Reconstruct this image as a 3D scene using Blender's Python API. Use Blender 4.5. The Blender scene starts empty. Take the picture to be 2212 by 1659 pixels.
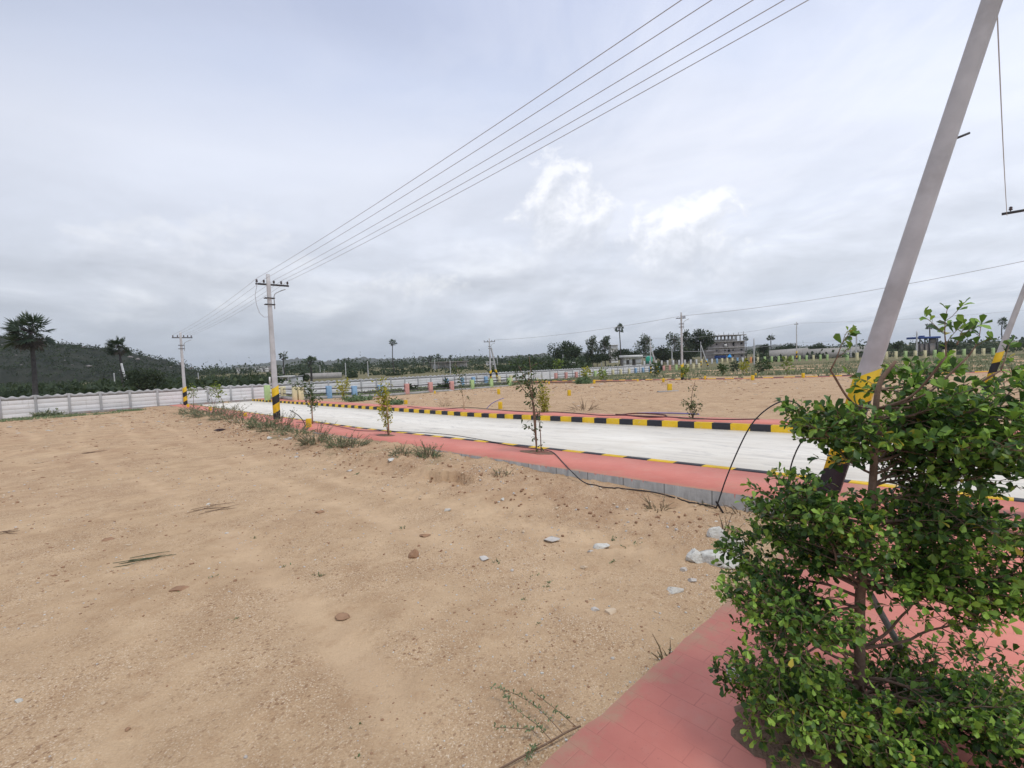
import bpy, math, random
import numpy as np
from mathutils import Vector, noise as mnoise

random.seed(7)
RNG = np.random.default_rng(11)
sc = bpy.context.scene
COL = sc.collection

# ------------------------------------------------------------------ camera
F, CX, CY, H = 1020.0, 1106.0, 829.5, 1.62
PITCH, ROLL = math.atan(55 / F), math.radians(2.1)
_f = np.array([0, math.cos(PITCH), -math.sin(PITCH)])
_r0 = np.array([1.0, 0, 0])
_u0 = np.array([0, math.sin(PITCH), math.cos(PITCH)])
CR = math.cos(ROLL) * _r0 - math.sin(ROLL) * _u0
CU = math.sin(ROLL) * _r0 + math.cos(ROLL) * _u0
cam_d = bpy.data.cameras.new('camera')
cam = bpy.data.objects.new('camera', cam_d)
COL.objects.link(cam)
from mathutils import Matrix
M = Matrix(((CR[0], CU[0], -_f[0], 0), (CR[1], CU[1], -_f[1], 0), (CR[2], CU[2], -_f[2], H), (0, 0, 0, 1)))
cam.matrix_world = M
cam_d.sensor_width = 36.0
cam_d.lens = 36.0 * F / 2212.0
cam_d.clip_start = 0.05
cam_d.clip_end = 20000
sc.camera = cam

# survey helpers: picture measurements -> places on the ground
AZ = math.radians(-42.9)
UX, UY = math.sin(AZ), math.cos(AZ)          # along the street (s)
NX, NY = math.cos(AZ), -math.sin(AZ)         # across the street (t)

def W(s, t, z=0.0):
    return np.array([s * UX + t * NX, s * UY + t * NY, z])

def ST(x, y):
    return x * UX + y * UY, x * NX + y * NY

def ray(px, py):
    return _f + CR * (px - CX) / F + CU * (CY - py) / F

def atD(px, py, d):                          # point at a depth of d metres
    v = ray(px, py); v = v * (d / v[1])
    return np.array([v[0], v[1], v[2] + H])

def onT(px, py, t):
    v = ray(px, py); v = v * (t / (v[0] * NX + v[1] * NY))
    return np.array([v[0], v[1], v[2] + H])

def onS(px, py, s):
    v = ray(px, py); v = v * (s / (v[0] * UX + v[1] * UY))
    return np.array([v[0], v[1], v[2] + H])

def sm(a, b, x):
    x = np.clip((x - a) / (b - a), 0, 1)
    return x * x * (3 - 2 * x)

def zroad(s, t=9.0):                         # level of the street
    s = np.asarray(s, float); t = np.asarray(t, float)
    sc_ = np.clip(s, -5, 62)
    z = np.where(sc_ < 15, -0.15 - 0.034 * sc_, -0.66 - 0.0205 * (sc_ - 15))
    return z - 0.006 * (np.clip(t, -60, 95) - 9)

FARZ = -2.3

def zbase(x, y):
    s, t = ST(x, y)
    z = zroad(s, t)
    off = np.where(t < 9.5, -0.02, 0.13 - .20 * sm(14, 20, t) * sm(20, 34, s))
    r = np.hypot(x, y)
    z = z + off
    k = sm(85, 230, r)
    return z * (1 - k) + FARZ * k

def onG(px, py):
    v = ray(px, py); k = 0.5
    while k < 3000:
        p = v * k
        if p[2] + H < zbase(p[0], p[1]):
            break
        k *= 1.004
    return np.array([p[0], p[1], float(zbase(p[0], p[1]))])

def gnd(x, y):
    return float(zbase(x, y))

# ------------------------------------------------------------------ mesh builder
def wloc(o):
    v = np.zeros(3)
    while o is not None:
        v += np.array(o.location); o = o.parent
    return v

class MB:
    def __init__(self):
        self.v = []; self.n = 0; self.f = []; self.m = []; self.a = []
    def add(self, verts, faces, mi=0, att=0.0):
        verts = np.asarray(verts, float).reshape(-1, 3)
        b = self.n
        self.v.append(verts); self.n += len(verts)
        for q in faces:
            self.f.append(tuple(int(i) + b for i in q)); self.m.append(mi)
        self.a.append(np.full(len(verts), att) if np.isscalar(att) else np.asarray(att, float))
    def addmany(self, V, tmpl, mi=0, att=None):
        """V: (N,k,3) copies of one small template"""
        V = np.asarray(V, float); N, k, _ = V.shape
        b = self.n
        self.v.append(V.reshape(-1, 3)); self.n += N * k
        for i in range(N):
            o = b + i * k
            for q in tmpl:
                self.f.append(tuple(o + j for j in q))
        self.m.extend([mi] * (N * len(tmpl)))
        self.a.append(np.zeros(N * k) if att is None else np.repeat(np.asarray(att, float), k))
    def box(self, c, size, ax=None, mi=0, taper=1.0):
        c = np.asarray(c, float)
        ax = np.eye(3) if ax is None else np.asarray(ax, float)
        sx, sy, sz = np.asarray(size) / 2
        pts = []
        for k, z in ((1, -sz), (taper, sz)):
            for x, y in ((-sx, -sy), (sx, -sy), (sx, sy), (-sx, sy)):
                pts.append(c + ax[0] * x * k + ax[1] * y * k + ax[2] * z)
        self.add(pts, [(3, 2, 1, 0), (4, 5, 6, 7), (0, 1, 5, 4), (1, 2, 6, 5), (2, 3, 7, 6), (3, 0, 4, 7)], mi)
    def tube(self, pts, rad, n=6, mi=0, att=0.0, cap=True):
        pts = np.asarray(pts, float); k = len(pts)
        rad = np.full(k, rad) if np.isscalar(rad) else np.asarray(rad, float)
        tan = np.gradient(pts, axis=0)
        tan /= np.linalg.norm(tan, axis=1)[:, None] + 1e-12
        ref = np.array([0.0, 0, 1]) if abs(tan[0][2]) < .9 else np.array([1.0, 0, 0])
        V = []
        a0 = np.cross(tan[0], ref); a0 /= np.linalg.norm(a0)
        for i in range(k):
            a = a0 - tan[i] * a0.dot(tan[i]); a /= np.linalg.norm(a) + 1e-12
            a0 = a; b = np.cross(tan[i], a)
            for j in range(n):
                th = 2 * math.pi * j / n
                V.append(pts[i] + (a * math.cos(th) + b * math.sin(th)) * rad[i])
        fs = []
        for i in range(k - 1):
            for j in range(n):
                j2 = (j + 1) % n
                fs.append((i * n + j, i * n + j2, (i + 1) * n + j2, (i + 1) * n + j))
        if cap:
            fs.append(tuple(range(n - 1, -1, -1)))
            fs.append(tuple((k - 1) * n + j for j in range(n)))
        self.add(V, fs, mi, att)
    def build(self, name, mats, parent=None, smooth=False, bevel=0.0):
        me = bpy.data.meshes.new(name)
        v = np.concatenate(self.v) if self.v else np.zeros((0, 3))
        if parent is not None:
            v = v - wloc(parent)
        loops = np.fromiter((i for q in self.f for i in q), dtype=np.int32)
        tot = np.fromiter((len(q) for q in self.f), dtype=np.int32)
        me.vertices.add(len(v)); me.vertices.foreach_set('co', v.astype(np.float32).ravel())
        me.loops.add(len(loops)); me.loops.foreach_set('vertex_index', loops)
        me.polygons.add(len(tot))
        st = np.zeros(len(tot), np.int32); st[1:] = np.cumsum(tot)[:-1]
        me.polygons.foreach_set('loop_start', st); me.polygons.foreach_set('loop_total', tot)
        mats = mats if isinstance(mats, (list, tuple)) else [mats]
        for m in mats: me.materials.append(m)
        if len(mats) > 1:
            me.polygons.foreach_set('material_index', np.array(self.m, np.int32))
        if smooth:
            me.polygons.foreach_set('use_smooth', np.ones(len(tot), bool))
        at = me.attributes.new('var', 'FLOAT', 'POINT')
        at.data.foreach_set('value', np.concatenate(self.a).astype(np.float32))
        me.update(calc_edges=True); me.validate()
        o = bpy.data.objects.new(name, me)
        COL.objects.link(o)
        if parent is not None: o.parent = parent
        if bevel:
            b = o.modifiers.new('bevel', 'BEVEL'); b.width = bevel; b.segments = 2; b.limit_method = 'ANGLE'
        return o

def tag(o, label, cat, group=None, kind=None):
    if label: o['label'] = label
    if cat: o['category'] = cat
    if group: o['group'] = group
    if kind: o['kind'] = kind
    return o

def thing(name, label, cat, loc, group=None):
    o = bpy.data.objects.new(name, None); COL.objects.link(o)
    o.location = tuple(float(a) for a in loc); o.empty_display_size = .1
    return tag(o, label, cat, group)

def structure(o, label=None):
    o['kind'] = 'structure'
    if label: o['label'] = label
    return o

# ------------------------------------------------------------------ materials
def nmat(name, base=(.5, .5, .5), rough=.8, spec=.25):
    m = bpy.data.materials.new(name); m.use_nodes = True
    nt = m.node_tree; b = nt.nodes['Principled BSDF']
    b.inputs['Base Color'].default_value = (*base, 1); b.inputs['Roughness'].default_value = rough
    b.inputs['Specular IOR Level'].default_value = spec
    return m, nt, b

class NT:
    def __init__(self, nt): self.nt = nt
    def n(self, t, **k):
        o = self.nt.nodes.new(t)
        for a, v in k.items(): setattr(o, a, v)
        return o
    def l(self, a, b): self.nt.links.new(a, b)
    def pos(self):
        return self.n('ShaderNodeNewGeometry').outputs['Position']
    def obj(self):
        return self.n('ShaderNodeTexCoord').outputs['Object']
    def mapn(self, v, scale=(1, 1, 1), rot=(0, 0, 0), loc=(0, 0, 0)):
        m = self.n('ShaderNodeMapping'); self.l(v, m.inputs['Vector'])
        m.inputs['Scale'].default_value = scale; m.inputs['Rotation'].default_value = rot; m.inputs['Location'].default_value = loc
        return m.outputs[0]
    def noise(self, v, scale=1, detail=4, rough=.55, dist=0.0):
        o = self.n('ShaderNodeTexNoise'); self.l(v, o.inputs['Vector'])
        o.inputs['Scale'].default_value = scale; o.inputs['Detail'].default_value = detail
        o.inputs['Roughness'].default_value = rough; o.inputs['Distortion'].default_value = dist
        return o.outputs['Fac']
    def vor(self, v, scale=1, out='Distance', feat='F1', rnd=1.0):
        o = self.n('ShaderNodeTexVoronoi'); self.l(v, o.inputs['Vector']); o.feature = feat
        o.inputs['Scale'].default_value = scale; o.inputs['Randomness'].default_value = rnd
        return o.outputs[out]
    def ramp(self, f, stops, interp='LINEAR'):
        o = self.n('ShaderNodeValToRGB'); self.l(f, o.inputs[0]); o.color_ramp.interpolation = interp
        e = o.color_ramp.elements
        while len(e) < len(stops): e.new(.5)
        for k, (p, c) in enumerate(stops):
            e[k].position = p
            e[k].color = (c, c, c, 1) if np.isscalar(c) else (*c, 1)
        return o.outputs[0]
    def mix(self, f, a, b, mode='MIX'):
        o = self.n('ShaderNodeMix', data_type='RGBA', blend_type=mode)
        for s, v in ((o.inputs['Factor'], f), (o.inputs['A'], a), (o.inputs['B'], b)):
            if hasattr(v, 'is_linked'): self.l(v, s)
            elif np.isscalar(v): s.default_value = v if s.type == 'VALUE' else (v, v, v, 1)
            else: s.default_value = (*v, 1)
        return o.outputs['Result']
    def math(self, op, a, b=0.0, c=0.0, clamp=False):
        o = self.n('ShaderNodeMath', operation=op, use_clamp=clamp)
        for i, v in enumerate((a, b, c)):
            if hasattr(v, 'is_linked'): self.l(v, o.inputs[i])
            else: o.inputs[i].default_value = v
        return o.outputs[0]
    def att(self, name):
        o = self.n('ShaderNodeAttribute'); o.attribute_name = name
        return o.outputs['Fac']
    def bump(self, h, strength, dist, b, normal=None):
        o = self.n('ShaderNodeBump'); self.l(h, o.inputs['Height'])
        o.inputs['Strength'].default_value = strength; o.inputs['Distance'].default_value = dist
        if normal is not None: self.l(normal, o.inputs['Normal'])
        if b is not None: self.l(o.outputs[0], b.inputs['Normal'])
        return o.outputs[0]

def speckled(name, c1, c2, scale=6, rough=.85, bump=.2, bscale=40, bdist=.01, dirt=None):
    m, nt, b = nmat(name, c1, rough); k = NT(nt); v = k.pos()
    f = k.noise(v, scale, 6, .6)
    c = k.mix(k.ramp(f, [(.3, 0.0), (.7, 1.0)]), c1, c2)
    if dirt is not None:
        d = k.noise(v, scale * .35, 5, .65)
        c = k.mix(k.ramp(d, [(.5, 0.0), (.72, .75)]), c, dirt)
    k.l(c, b.inputs['Base Color'])
    if bump: k.bump(k.noise(v, bscale, 5, .6), bump, bdist, b)
    return m

def leafmat(name, dark, mid, young, rough=.5, trans=.3):
    m, nt, b = nmat(name, mid, rough, .3); k = NT(nt)
    a = k.att('var')
    c = k.ramp(k.math('MULTIPLY', a, .87), [(0, dark), (.48, mid), (.87, young), (.93, (.50, .42, .06))])
    k.l(c, b.inputs['Base Color'])
    if trans:
        t = k.n('ShaderNodeBsdfTranslucent'); k.l(k.mix(.4, c, (.16, .28, .02)), t.inputs['Color'])
        x = k.n('ShaderNodeMixShader'); x.inputs[0].default_value = trans
        k.l(b.outputs[0], x.inputs[1]); k.l(t.outputs[0], x.inputs[2])
        k.l(x.outputs[0], nt.nodes['Material Output'].inputs['Surface'])
    return m

MT = {}
def ground_mat():
    m, nt, b = nmat('sandy_soil', (.45, .29, .16), .95, .1); k = NT(nt); v = k.pos()
    big = k.noise(v, .35, 5, .6, .4)
    mid = k.noise(v, 2.3, 6, .62, .3)
    tone = k.att('tone'); trk = k.att('trk')
    c = k.mix(k.ramp(big, [(.3, 0.0), (.7, 1.0)]), (.415, .282, .168), (.525, .375, .238))
    c = k.mix(tone, c, k.mix(big, (.335, .207, .122), (.425, .275, .168)))
    c = k.mix(k.math('MULTIPLY', trk, .55), c, (.60, .435, .285))
    cm = k.ramp(k.math('ADD', k.noise(v, .9, 5, .65), k.math('MULTIPLY', trk, -.25)), [(.36, .12), (.58, 1.0)])
    c = k.mix(k.ramp(mid, [(.35, .0), (.75, .75)]), c, (.66, .485, .31))
    c = k.mix(k.ramp(k.noise(v, 5.5, 6, .7), [(.53, .0), (.8, .65)]), c, (.34, .20, .11))
    g = k.noise(v, 95, 4, .7)
    c = k.mix(k.math('MULTIPLY', cm, k.ramp(g, [(.34, .8), (.54, 0.0)])), c, (.27, .16, .09))
    gv = k.vor(v, 150, 'Color')
    c = k.mix(k.math('MULTIPLY', cm, k.ramp(gv, [(.74, .0), (.86, .75)])), c, (.76, .64, .49))
    gc = k.vor(v, 58, 'Color')
    c = k.mix(k.math('MULTIPLY', cm, k.ramp(gc, [(.13, .7), (.2, 0.0)])), c, (.22, .125, .07))
    veg = k.att('var')
    vn = k.math('MULTIPLY_ADD', k.noise(v, 1.1, 6, .7), .9, -.45)
    vf = k.ramp(k.math('ADD', veg, vn), [(.38, 0.0), (.62, .9)])
    grass = k.mix(k.noise(v, 3, 5, .6), (.075, .09, .04), (.19, .17, .095))
    c = k.mix(vf, c, grass)
    k.l(c, b.inputs['Base Color'])
    h = k.math('ADD', k.math('MULTIPLY', k.noise(v, 22, 6, .65), .6), k.math('MULTIPLY', k.noise(v, 120, 4, .7), .28))
    h = k.math('SUBTRACT', h, k.math('MULTIPLY', k.vor(v, 75), .25))
    k.bump(h, .75, .03, b)
    return m
MT['ground'] = ground_mat()

def paver_mat():
    m, nt, b = nmat('red_pavers', (.5, .16, .14), .75, .2); k = NT(nt)
    v = k.mapn(k.pos(), rot=(0, 0, AZ))       # x across the street, y along it
    vv = k.mapn(v, rot=(0, 0, math.radians(90)))
    br = k.n('ShaderNodeTexBrick'); k.l(vv, br.inputs['Vector'])
    for nme, val in (('Scale', 1.0), ('Brick Width', .22), ('Row Height', .11), ('Mortar Size', .0028), ('Mortar Smooth', .4), ('Bias', 0.0)):
        br.inputs[nme].default_value = val
    p = k.pos()
    f = k.noise(p, 1.3, 6, .65)
    c = k.mix(k.ramp(f, [(.3, 0.0), (.7, 1.0)]), (.575, .195, .155), (.665, .255, .20))
    c = k.mix(k.ramp(k.noise(p, 3.6, 7, .7), [(.52, 0.0), (.75, .5)]), c, (.60, .29, .235))
    c = k.mix(k.ramp(k.noise(p, 45, 4, .7), [(.62, 0.0), (.72, .4)]), c, (.40, .14, .12))
    hide = k.ramp(k.noise(p, 2.6, 6, .7), [(.42, .0), (.68, .45)])
    c = k.mix(k.math('MULTIPLY', br.outputs['Fac'], hide), c, (.27, .085, .075))
    c = k.mix(k.ramp(k.noise(p, .8, 7, .75), [(.52, 0.0), (.78, .6)]), c, (.50, .33, .23))
    def dot_(vx, vy):
        o = k.n('ShaderNodeVectorMath', operation='DOT_PRODUCT'); k.l(p, o.inputs[0]); o.inputs[1].default_value = (vx, vy, 0); return o.outputs['Value']
    s_, t_ = dot_(UX, UY), dot_(NX, NY)
    e1 = k.math('MULTIPLY', k.math('ABSOLUTE', k.math('SUBTRACT', s_, 1.27)), 2.2)
    e2 = k.math('MULTIPLY', k.math('ABSOLUTE', k.math('SUBTRACT', t_, 5.57)), 2.2)
    e3 = k.math('MULTIPLY', k.math('ABSOLUTE', k.math('SUBTRACT', t_, 13.0)), 1.1)
    em = k.math('MINIMUM', k.math('MINIMUM', e1, e2), e3)
    dr = k.ramp(k.math('SUBTRACT', k.noise(p, 5.5, 7, .72), k.math('MULTIPLY', em, .55)), [(.36, 0.0), (.6, .75)])
    c = k.mix(dr, c, (.50, .34, .22))
    k.l(c, b.inputs['Base Color'])
    h = k.math('SUBTRACT', k.math('MULTIPLY', k.noise(p, 60, 5, .65), .25), br.outputs['Fac'])
    k.bump(h, .3, .004, b)
    return m
MT['pave'] = paver_mat()

def road_mat():
    m, nt, b = nmat('pale_concrete_road', (.66, .64, .6), .8, .2); k = NT(nt)
    v = k.mapn(k.pos(), rot=(0, 0, AZ))
    st = k.mapn(v, scale=(2.2, .35, 1))
    c = k.mix(k.ramp(k.noise(st, 1.0, 7, .65, .6), [(.35, 0.0), (.7, 1.0)]), (.67, .63, .56), (.81, .775, .70))
    st2 = k.mapn(v, scale=(3.5, .9, 1), loc=(7, 3, 0))
    c = k.mix(k.ramp(k.noise(st2, .8, 8, .75, 1.2), [(.535, 0.0), (.70, .8)]), c, (.40, .385, .37))
    c = k.mix(k.ramp(k.noise(v, .5, 4, .6), [(.55, 0.0), (.8, .45)]), c, (.58, .50, .40))
    k.l(c, b.inputs['Base Color'])
    k.bump(k.noise(v, 30, 6, .7), .25, .006, b)
    return m
MT['road'] = road_mat()

def paint_mat(name, col, chip=(.42, .38, .33), amt=.60, rough=.6, scale=9):
    m, nt, b = nmat(name, col, rough, .35); k = NT(nt); v = k.pos()
    d = tuple(x * .72 for x in col)
    c = k.mix(k.ramp(k.noise(v, 2.5, 5, .6), [(.35, 0.0), (.7, 1.0)]), col, d)
    c = k.mix(k.ramp(k.noise(v, scale, 7, .75), [(amt, 0.0), (amt + .05, .85)]), c, chip)
    k.l(c, b.inputs['Base Color'])
    k.bump(k.noise(v, 45, 5, .6), .3, .004, b)
    return m
MT['yellow'] = paint_mat('yellow_paint', (.78, .50, .02))
MT['black'] = paint_mat('black_paint', (.028, .028, .034), amt=.63, chip=(.22, .19, .16))
MT['yellow_band'] = paint_mat('yellow_pole_paint', (.78, .50, .02), amt=.69, scale=14)
MT['black_band'] = paint_mat('black_pole_paint', (.028, .028, .034), amt=.70, scale=14)
MT['blue'] = paint_mat('light_blue_paint', (.27, .45, .66))
MT['pink'] = paint_mat('pink_paint', (.70, .36, .32))
MT['green'] = paint_mat('light_green_paint', (.46, .62, .28))
MT['cream'] = paint_mat('pale_yellow_paint', (.74, .68, .42))
MT['orange'] = paint_mat('orange_paint', (.75, .33, .14))
MT['white'] = paint_mat('white_paint', (.72, .72, .73), chip=(.5, .48, .45), amt=.7)
MT['conc'] = speckled('grey_concrete', (.34, .325, .31), (.43, .415, .40), 5, .9, .3, 60, .006, dirt=(.22, .20, .185))
MT['pole'] = speckled('pole_concrete', (.44, .44, .45), (.55, .55, .56), 3.5, .85, .35, 45, .005, dirt=(.34, .33, .33))
MT['darkconc'] = speckled('stained_concrete', (.20, .19, .18), (.30, .285, .265), 6, .9, .3, 50, .006, dirt=(.30, .14, .11))
def path_side():
    m, nt, b = nmat('concrete_path_side', (.3, .29, .28), .9, .15); k = NT(nt); v = k.pos(); a = k.att('var')
    w = k.mapn(k.pos(), rot=(0, 0, AZ))
    c = k.mix(k.ramp(k.noise(v, 6, 6, .65), [(.3, 0.0), (.7, 1.0)]), (.235, .225, .215), (.36, .345, .33))
    c = k.mix(k.ramp(k.noise(k.mapn(w, scale=(1, 1, .12)), 9, 5, .7), [(.5, 0.0), (.66, .6)]), c, (.45, .44, .42))
    br = k.n('ShaderNodeTexWave'); br.wave_type = 'BANDS'; br.bands_direction = 'Y'; k.l(w, br.inputs['Vector']); br.inputs['Scale'].default_value = .5; br.inputs['Distortion'].default_value = 0
    c = k.mix(k.ramp(br.outputs['Fac'], [(.0, .8), (.004, 0.0)]), c, (.10, .095, .09))
    d = k.math('SUBTRACT', k.math('MULTIPLY_ADD', k.noise(k.mapn(w, scale=(1, 1, .05)), 14, 4, .75), .95, -.52), a)
    c = k.mix(k.ramp(d, [(.0, 0.0), (.03, .9)]), c, (.45, .13, .11))
    k.l(c, b.inputs['Base Color']); k.bump(k.noise(v, 40, 5, .6), .4, .01, b)
    return m
MT['pathside'] = path_side()
MT['steel'] = speckled('dark_steel', (.045, .045, .05), (.08, .075, .075), 12, .5, 0)
MT['galv'] = speckled('galvanised_steel', (.30, .31, .32), (.40, .41, .42), 10, .45, 0)
MT['wire'] = nmat('aluminium_wire', (.42, .43, .46), .5, .4)[0]
MT['hose'] = speckled('black_rubber_hose', (.018, .018, .022), (.035, .033, .036), 9, .45, 0)
MT['redhose'] = speckled('dull_red_hose', (.16, .04, .035), (.09, .03, .03), 6, .5, 0)
MT['blueh'] = speckled('violet_blue_pipe', (.16, .15, .38), (.22, .2, .42), 8, .5, 0)
MT['ceram'] = nmat('brown_porcelain', (.05, .03, .03), .25, .5)[0]
MT['bark'] = speckled('brown_bark', (.16, .105, .075), (.24, .17, .125), 30, .9, .6, 90, .006, dirt=(.10, .065, .045))
MT['palmbark'] = speckled('palm_bark', (.045, .042, .042), (.085, .08, .078), 5, .95, .4, 9, .05)
MT['twig'] = speckled('thin_twig', (.15, .095, .07), (.23, .16, .11), 25, .9, 0)
MT['tan_stem'] = speckled('pale_stake', (.36, .25, .16), (.46, .34, .22), 14, .9, 0)
MT['leaf_h'] = leafmat('glossy_leaf', (.014, .034, .010), (.056, .126, .029), (.28, .46, .07), .42, .26)
MT['leaf_d'] = leafmat('dark_leaf', (.018, .035, .014), (.04, .075, .025), (.12, .17, .05), .55, .2)
MT['leaf_y'] = leafmat('yellow_leaf', (.13, .15, .02), (.36, .34, .03), (.62, .52, .05), .5, .3)
MT['leaf_g'] = leafmat('fresh_green_leaf', (.06, .10, .02), (.16, .23, .04), (.38, .42, .07), .5, .3)
MT['weed'] = leafmat('weed_leaf', (.11, .14, .08), (.22, .245, .155), (.38, .37, .25), .7, .2)
MT['weedfresh'] = leafmat('small_green_leaf', (.075, .125, .065), (.16, .23, .12), (.30, .36, .21), .6, .2)
MT['dry'] = leafmat('dry_stalk', (.17, .115, .07), (.30, .21, .13), (.45, .36, .23), .8, .1)
MT['palm'] = leafmat('palm_frond', (.022, .038, .026), (.050, .076, .048), (.14, .165, .11), .55, .12)
MT['palmdead'] = leafmat('dead_frond', (.045, .04, .035), (.08, .07, .06), (.16, .14, .11), .8, .05)
MT['far'] = leafmat('far_foliage', (.020, .034, .020), (.038, .058, .028), (.075, .10, .045), .8, .1)
MT['far2'] = leafmat('acacia_foliage', (.016, .026, .015), (.030, .046, .022), (.06, .08, .035), .8, .1)
MT['euc'] = leafmat('eucalyptus_leaf', (.032, .045, .032), (.065, .085, .055), (.14, .16, .11), .7, .2)
MT['fartrunk'] = speckled('grey_bark', (.13, .11, .095), (.2, .18, .16), 3, .95, 0)
MT['rockw'] = speckled('pale_granite', (.52, .515, .47), (.72, .71, .66), 16, .9, .9, 45, .02, dirt=(.44, .38, .31))
MT['rockg'] = speckled('grey_stone', (.42, .39, .36), (.56, .53, .49), 12, .9, .5, 60, .006)
MT['rockt'] = speckled('tan_stone', (.50, .39, .27), (.60, .48, .35), 12, .9, .5, 60, .006)
MT['rockb'] = speckled('brown_clod', (.24, .14, .085), (.36, .22, .135), 14, .95, .6, 60, .008)
MT['soil'] = speckled('dark_planting_soil', (.17, .105, .07), (.27, .18, .125), 9, .95, .8, 40, .03, dirt=(.24, .07, .06))
MT['hill'] = None
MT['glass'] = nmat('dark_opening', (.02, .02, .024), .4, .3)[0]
MT['bwall'] = speckled('unplastered_wall', (.27, .245, .24), (.36, .33, .32), .6, .95, 0, dirt=(.20, .18, .17))
MT['bwhite'] = speckled('whitewash', (.62, .62, .61), (.72, .72, .71), .7, .9, 0, dirt=(.45, .43, .4))
MT['sheet'] = speckled('roof_sheet', (.50, .53, .58), (.62, .64, .68), .5, .6, 0)
MT['bluep'] = nmat('blue_panel', (.03, .07, .24), .6, .3)[0]
MT['bluet'] = nmat('bright_blue_tarpaulin', (.03, .30, .72), .6, .3)[0]
MT['teal'] = nmat('green_plastic', (.02, .30, .20), .4, .4)[0]
MT['panelw'] = None

# ------------------------------------------------------------------ ground sheet
def pn(x, y, sc_, oct_=4, seed=0.0):
    return mnoise.fractal(Vector((x * sc_ + seed, y * sc_ - seed, seed * .37)), 0.9, 2.1, oct_)

def build_ground():
    az = np.concatenate([np.arange(-66, 66, .27), np.arange(66, 294, 4.0)])
    az = np.radians(az)
    r = [0.35]
    while r[-1] < 9000:
        r.append(r[-1] * ((1.006 if 4.5 < r[-1] < 11.5 else 1.0135) if r[-1] < 90 else 1.06) + .002)
    r = np.array(r)
    A, R = np.meshgrid(az, r)
    X, Y = R * np.sin(A), R * np.cos(A)
    s, t = ST(X, Y)
    Z = zbase(X, Y).copy()
    veg = np.zeros_like(Z); trk = np.zeros_like(Z); tone = np.zeros_like(Z)
    # noise relief where the picture can see it
    N1 = np.zeros_like(Z); N2 = np.zeros_like(Z)
    front = np.abs(A) < math.radians(66)
    for i in range(R.shape[0]):
        if r[i] > 140: break
        for j in np.nonzero(front[i])[0]:
            x, y = X[i, j], Y[i, j]
            N1[i, j] = pn(x, y, .55, 3)
            N2[i, j] = pn(x, y, 4.5, 3, 5.0) if r[i] < 30 else 0
    lotA = (t < 5.5) & (s > 1.2)
    Z += np.where(lotA, 0.025 * N1 + .010 * N2, 0.03 * N1 + .008 * N2)
    # soil pushed up along the path edge, with a crumbled lip
    lip = 4.45 + .30 * N1 - 0.012 * np.clip(s, 0, 60)
    N3 = np.zeros_like(Z)
    for i in np.nonzero((r > 4) & (r < 13))[0]:
        for j in np.nonzero(front[i] & (t[i] > 3.2) & (t[i] < 5.7))[0]:
            N3[i, j] = pn(X[i, j], Y[i, j], 9.0, 4, 9.0)
    cut = sm(5.7, 5.85, s) * (1 - sm(6.75, 6.95, s))                 # the crumbled notch
    lip = lip + cut * (.05 + .10 * N3)
    wd_ = .13 * (1 - cut) + .018
    b = sm(3.6, 7.5, s) * sm(lip - wd_, lip + wd_, t) * (t < 5.6)
    Z += b * (.115 + .05 * N1 + .03 * N2) + b * cut * .05
    Z += .022 * N3
    Z += .05 * sm(2.2, 4.0, s) * sm(3.3, 5.2, t) * (t < 5.6)
    # heap and hollow near the big eroded notch
    Z -= .05 * cut * sm(lip - .30, lip - .02, t) * (1 - sm(lip - .03, lip, t))
    # pits under the slabs
    inroad = sm(5.62, 5.72, t) * (1 - sm(12.75, 12.83, t)) * (1 - sm(47.0, 47.2, s))
    Z = np.where(inroad > 0, Z * (1 - inroad) + (zroad(s, t) - .4) * inroad, Z)
    side = (1 - sm(1.12, 1.2, s)) * (1 - sm(5.6, 5.9, t)) * sm(-7.3, -7.2, s) * sm(-9.2, -9, t)
    Z = np.where(side > 0, Z * (1 - side) + (-.5) * side, Z)
    # greenery: fields beyond the wall, the park strip, verge of the second street
    veg = np.maximum(veg, sm(48, 50, s) * .95)
    veg = np.maximum(veg, sm(36.9, 37.6, s) * sm(13.3, 15, t) * .8)
    veg = np.maximum(veg, sm(41.5, 46, t) * (.50 + .22 * np.sin(t * .55)))
    veg = np.maximum(veg, sm(75, 100, t) * .75)
    veg = np.maximum(veg, .42 * sm(43.0, 45.5, s) * (t < 4))
    veg = np.maximum(veg, .36 * b)
    for c0, amp, ph in ((2.55, .35, 0.0), (1.05, .35, 0.0), (3.55, .25, 1.3), (-1.3, .9, 2.1), (-2.9, .9, 2.1)):
        tc = c0 + amp * np.sin(s * .22 + ph) - .03 * s
        trk = np.maximum(trk, np.exp(-((t - tc) / .17) ** 2) * np.clip(.55 + 1.3 * N1, 0, 1) * (t < 5) * sm(1.2, 3, s))
    Z -= .012 * trk
    tone = np.clip(.75 * sm(6, 20, s) * (t < 5.6) * (.7 + .6 * N1) + .85 * sm(3.6, 4.6, t) * (t < 5.6) * sm(1.6, 3.5, s) + .45 * (t > 13) + .25 * N1, 0, 1)
    far = sm(160, 320, R)
    veg = veg * (1 - far) + far * .9
    ni, nj = Z.shape
    me = bpy.data.meshes.new('ground')
    co = np.stack([X, Y, Z], -1).reshape(-1, 3)
    ctr = np.array([[0, 0, -.5]])
    co = np.vstack([co, ctr]).astype(np.float32)
    idx = np.arange(ni * nj).reshape(ni, nj)
    a = idx[:-1, :]; c = idx[1:, :]
    q = np.stack([a, np.roll(a, -1, 1), np.roll(c, -1, 1), c], -1).reshape(-1, 4)
    q = q[:, ::-1]
    tri = np.stack([np.full(nj, ni * nj), np.roll(idx[0], -1), idx[0]], -1)[:, ::-1]
    loops = np.concatenate([q.ravel(), tri.ravel()]).astype(np.int32)
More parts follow.
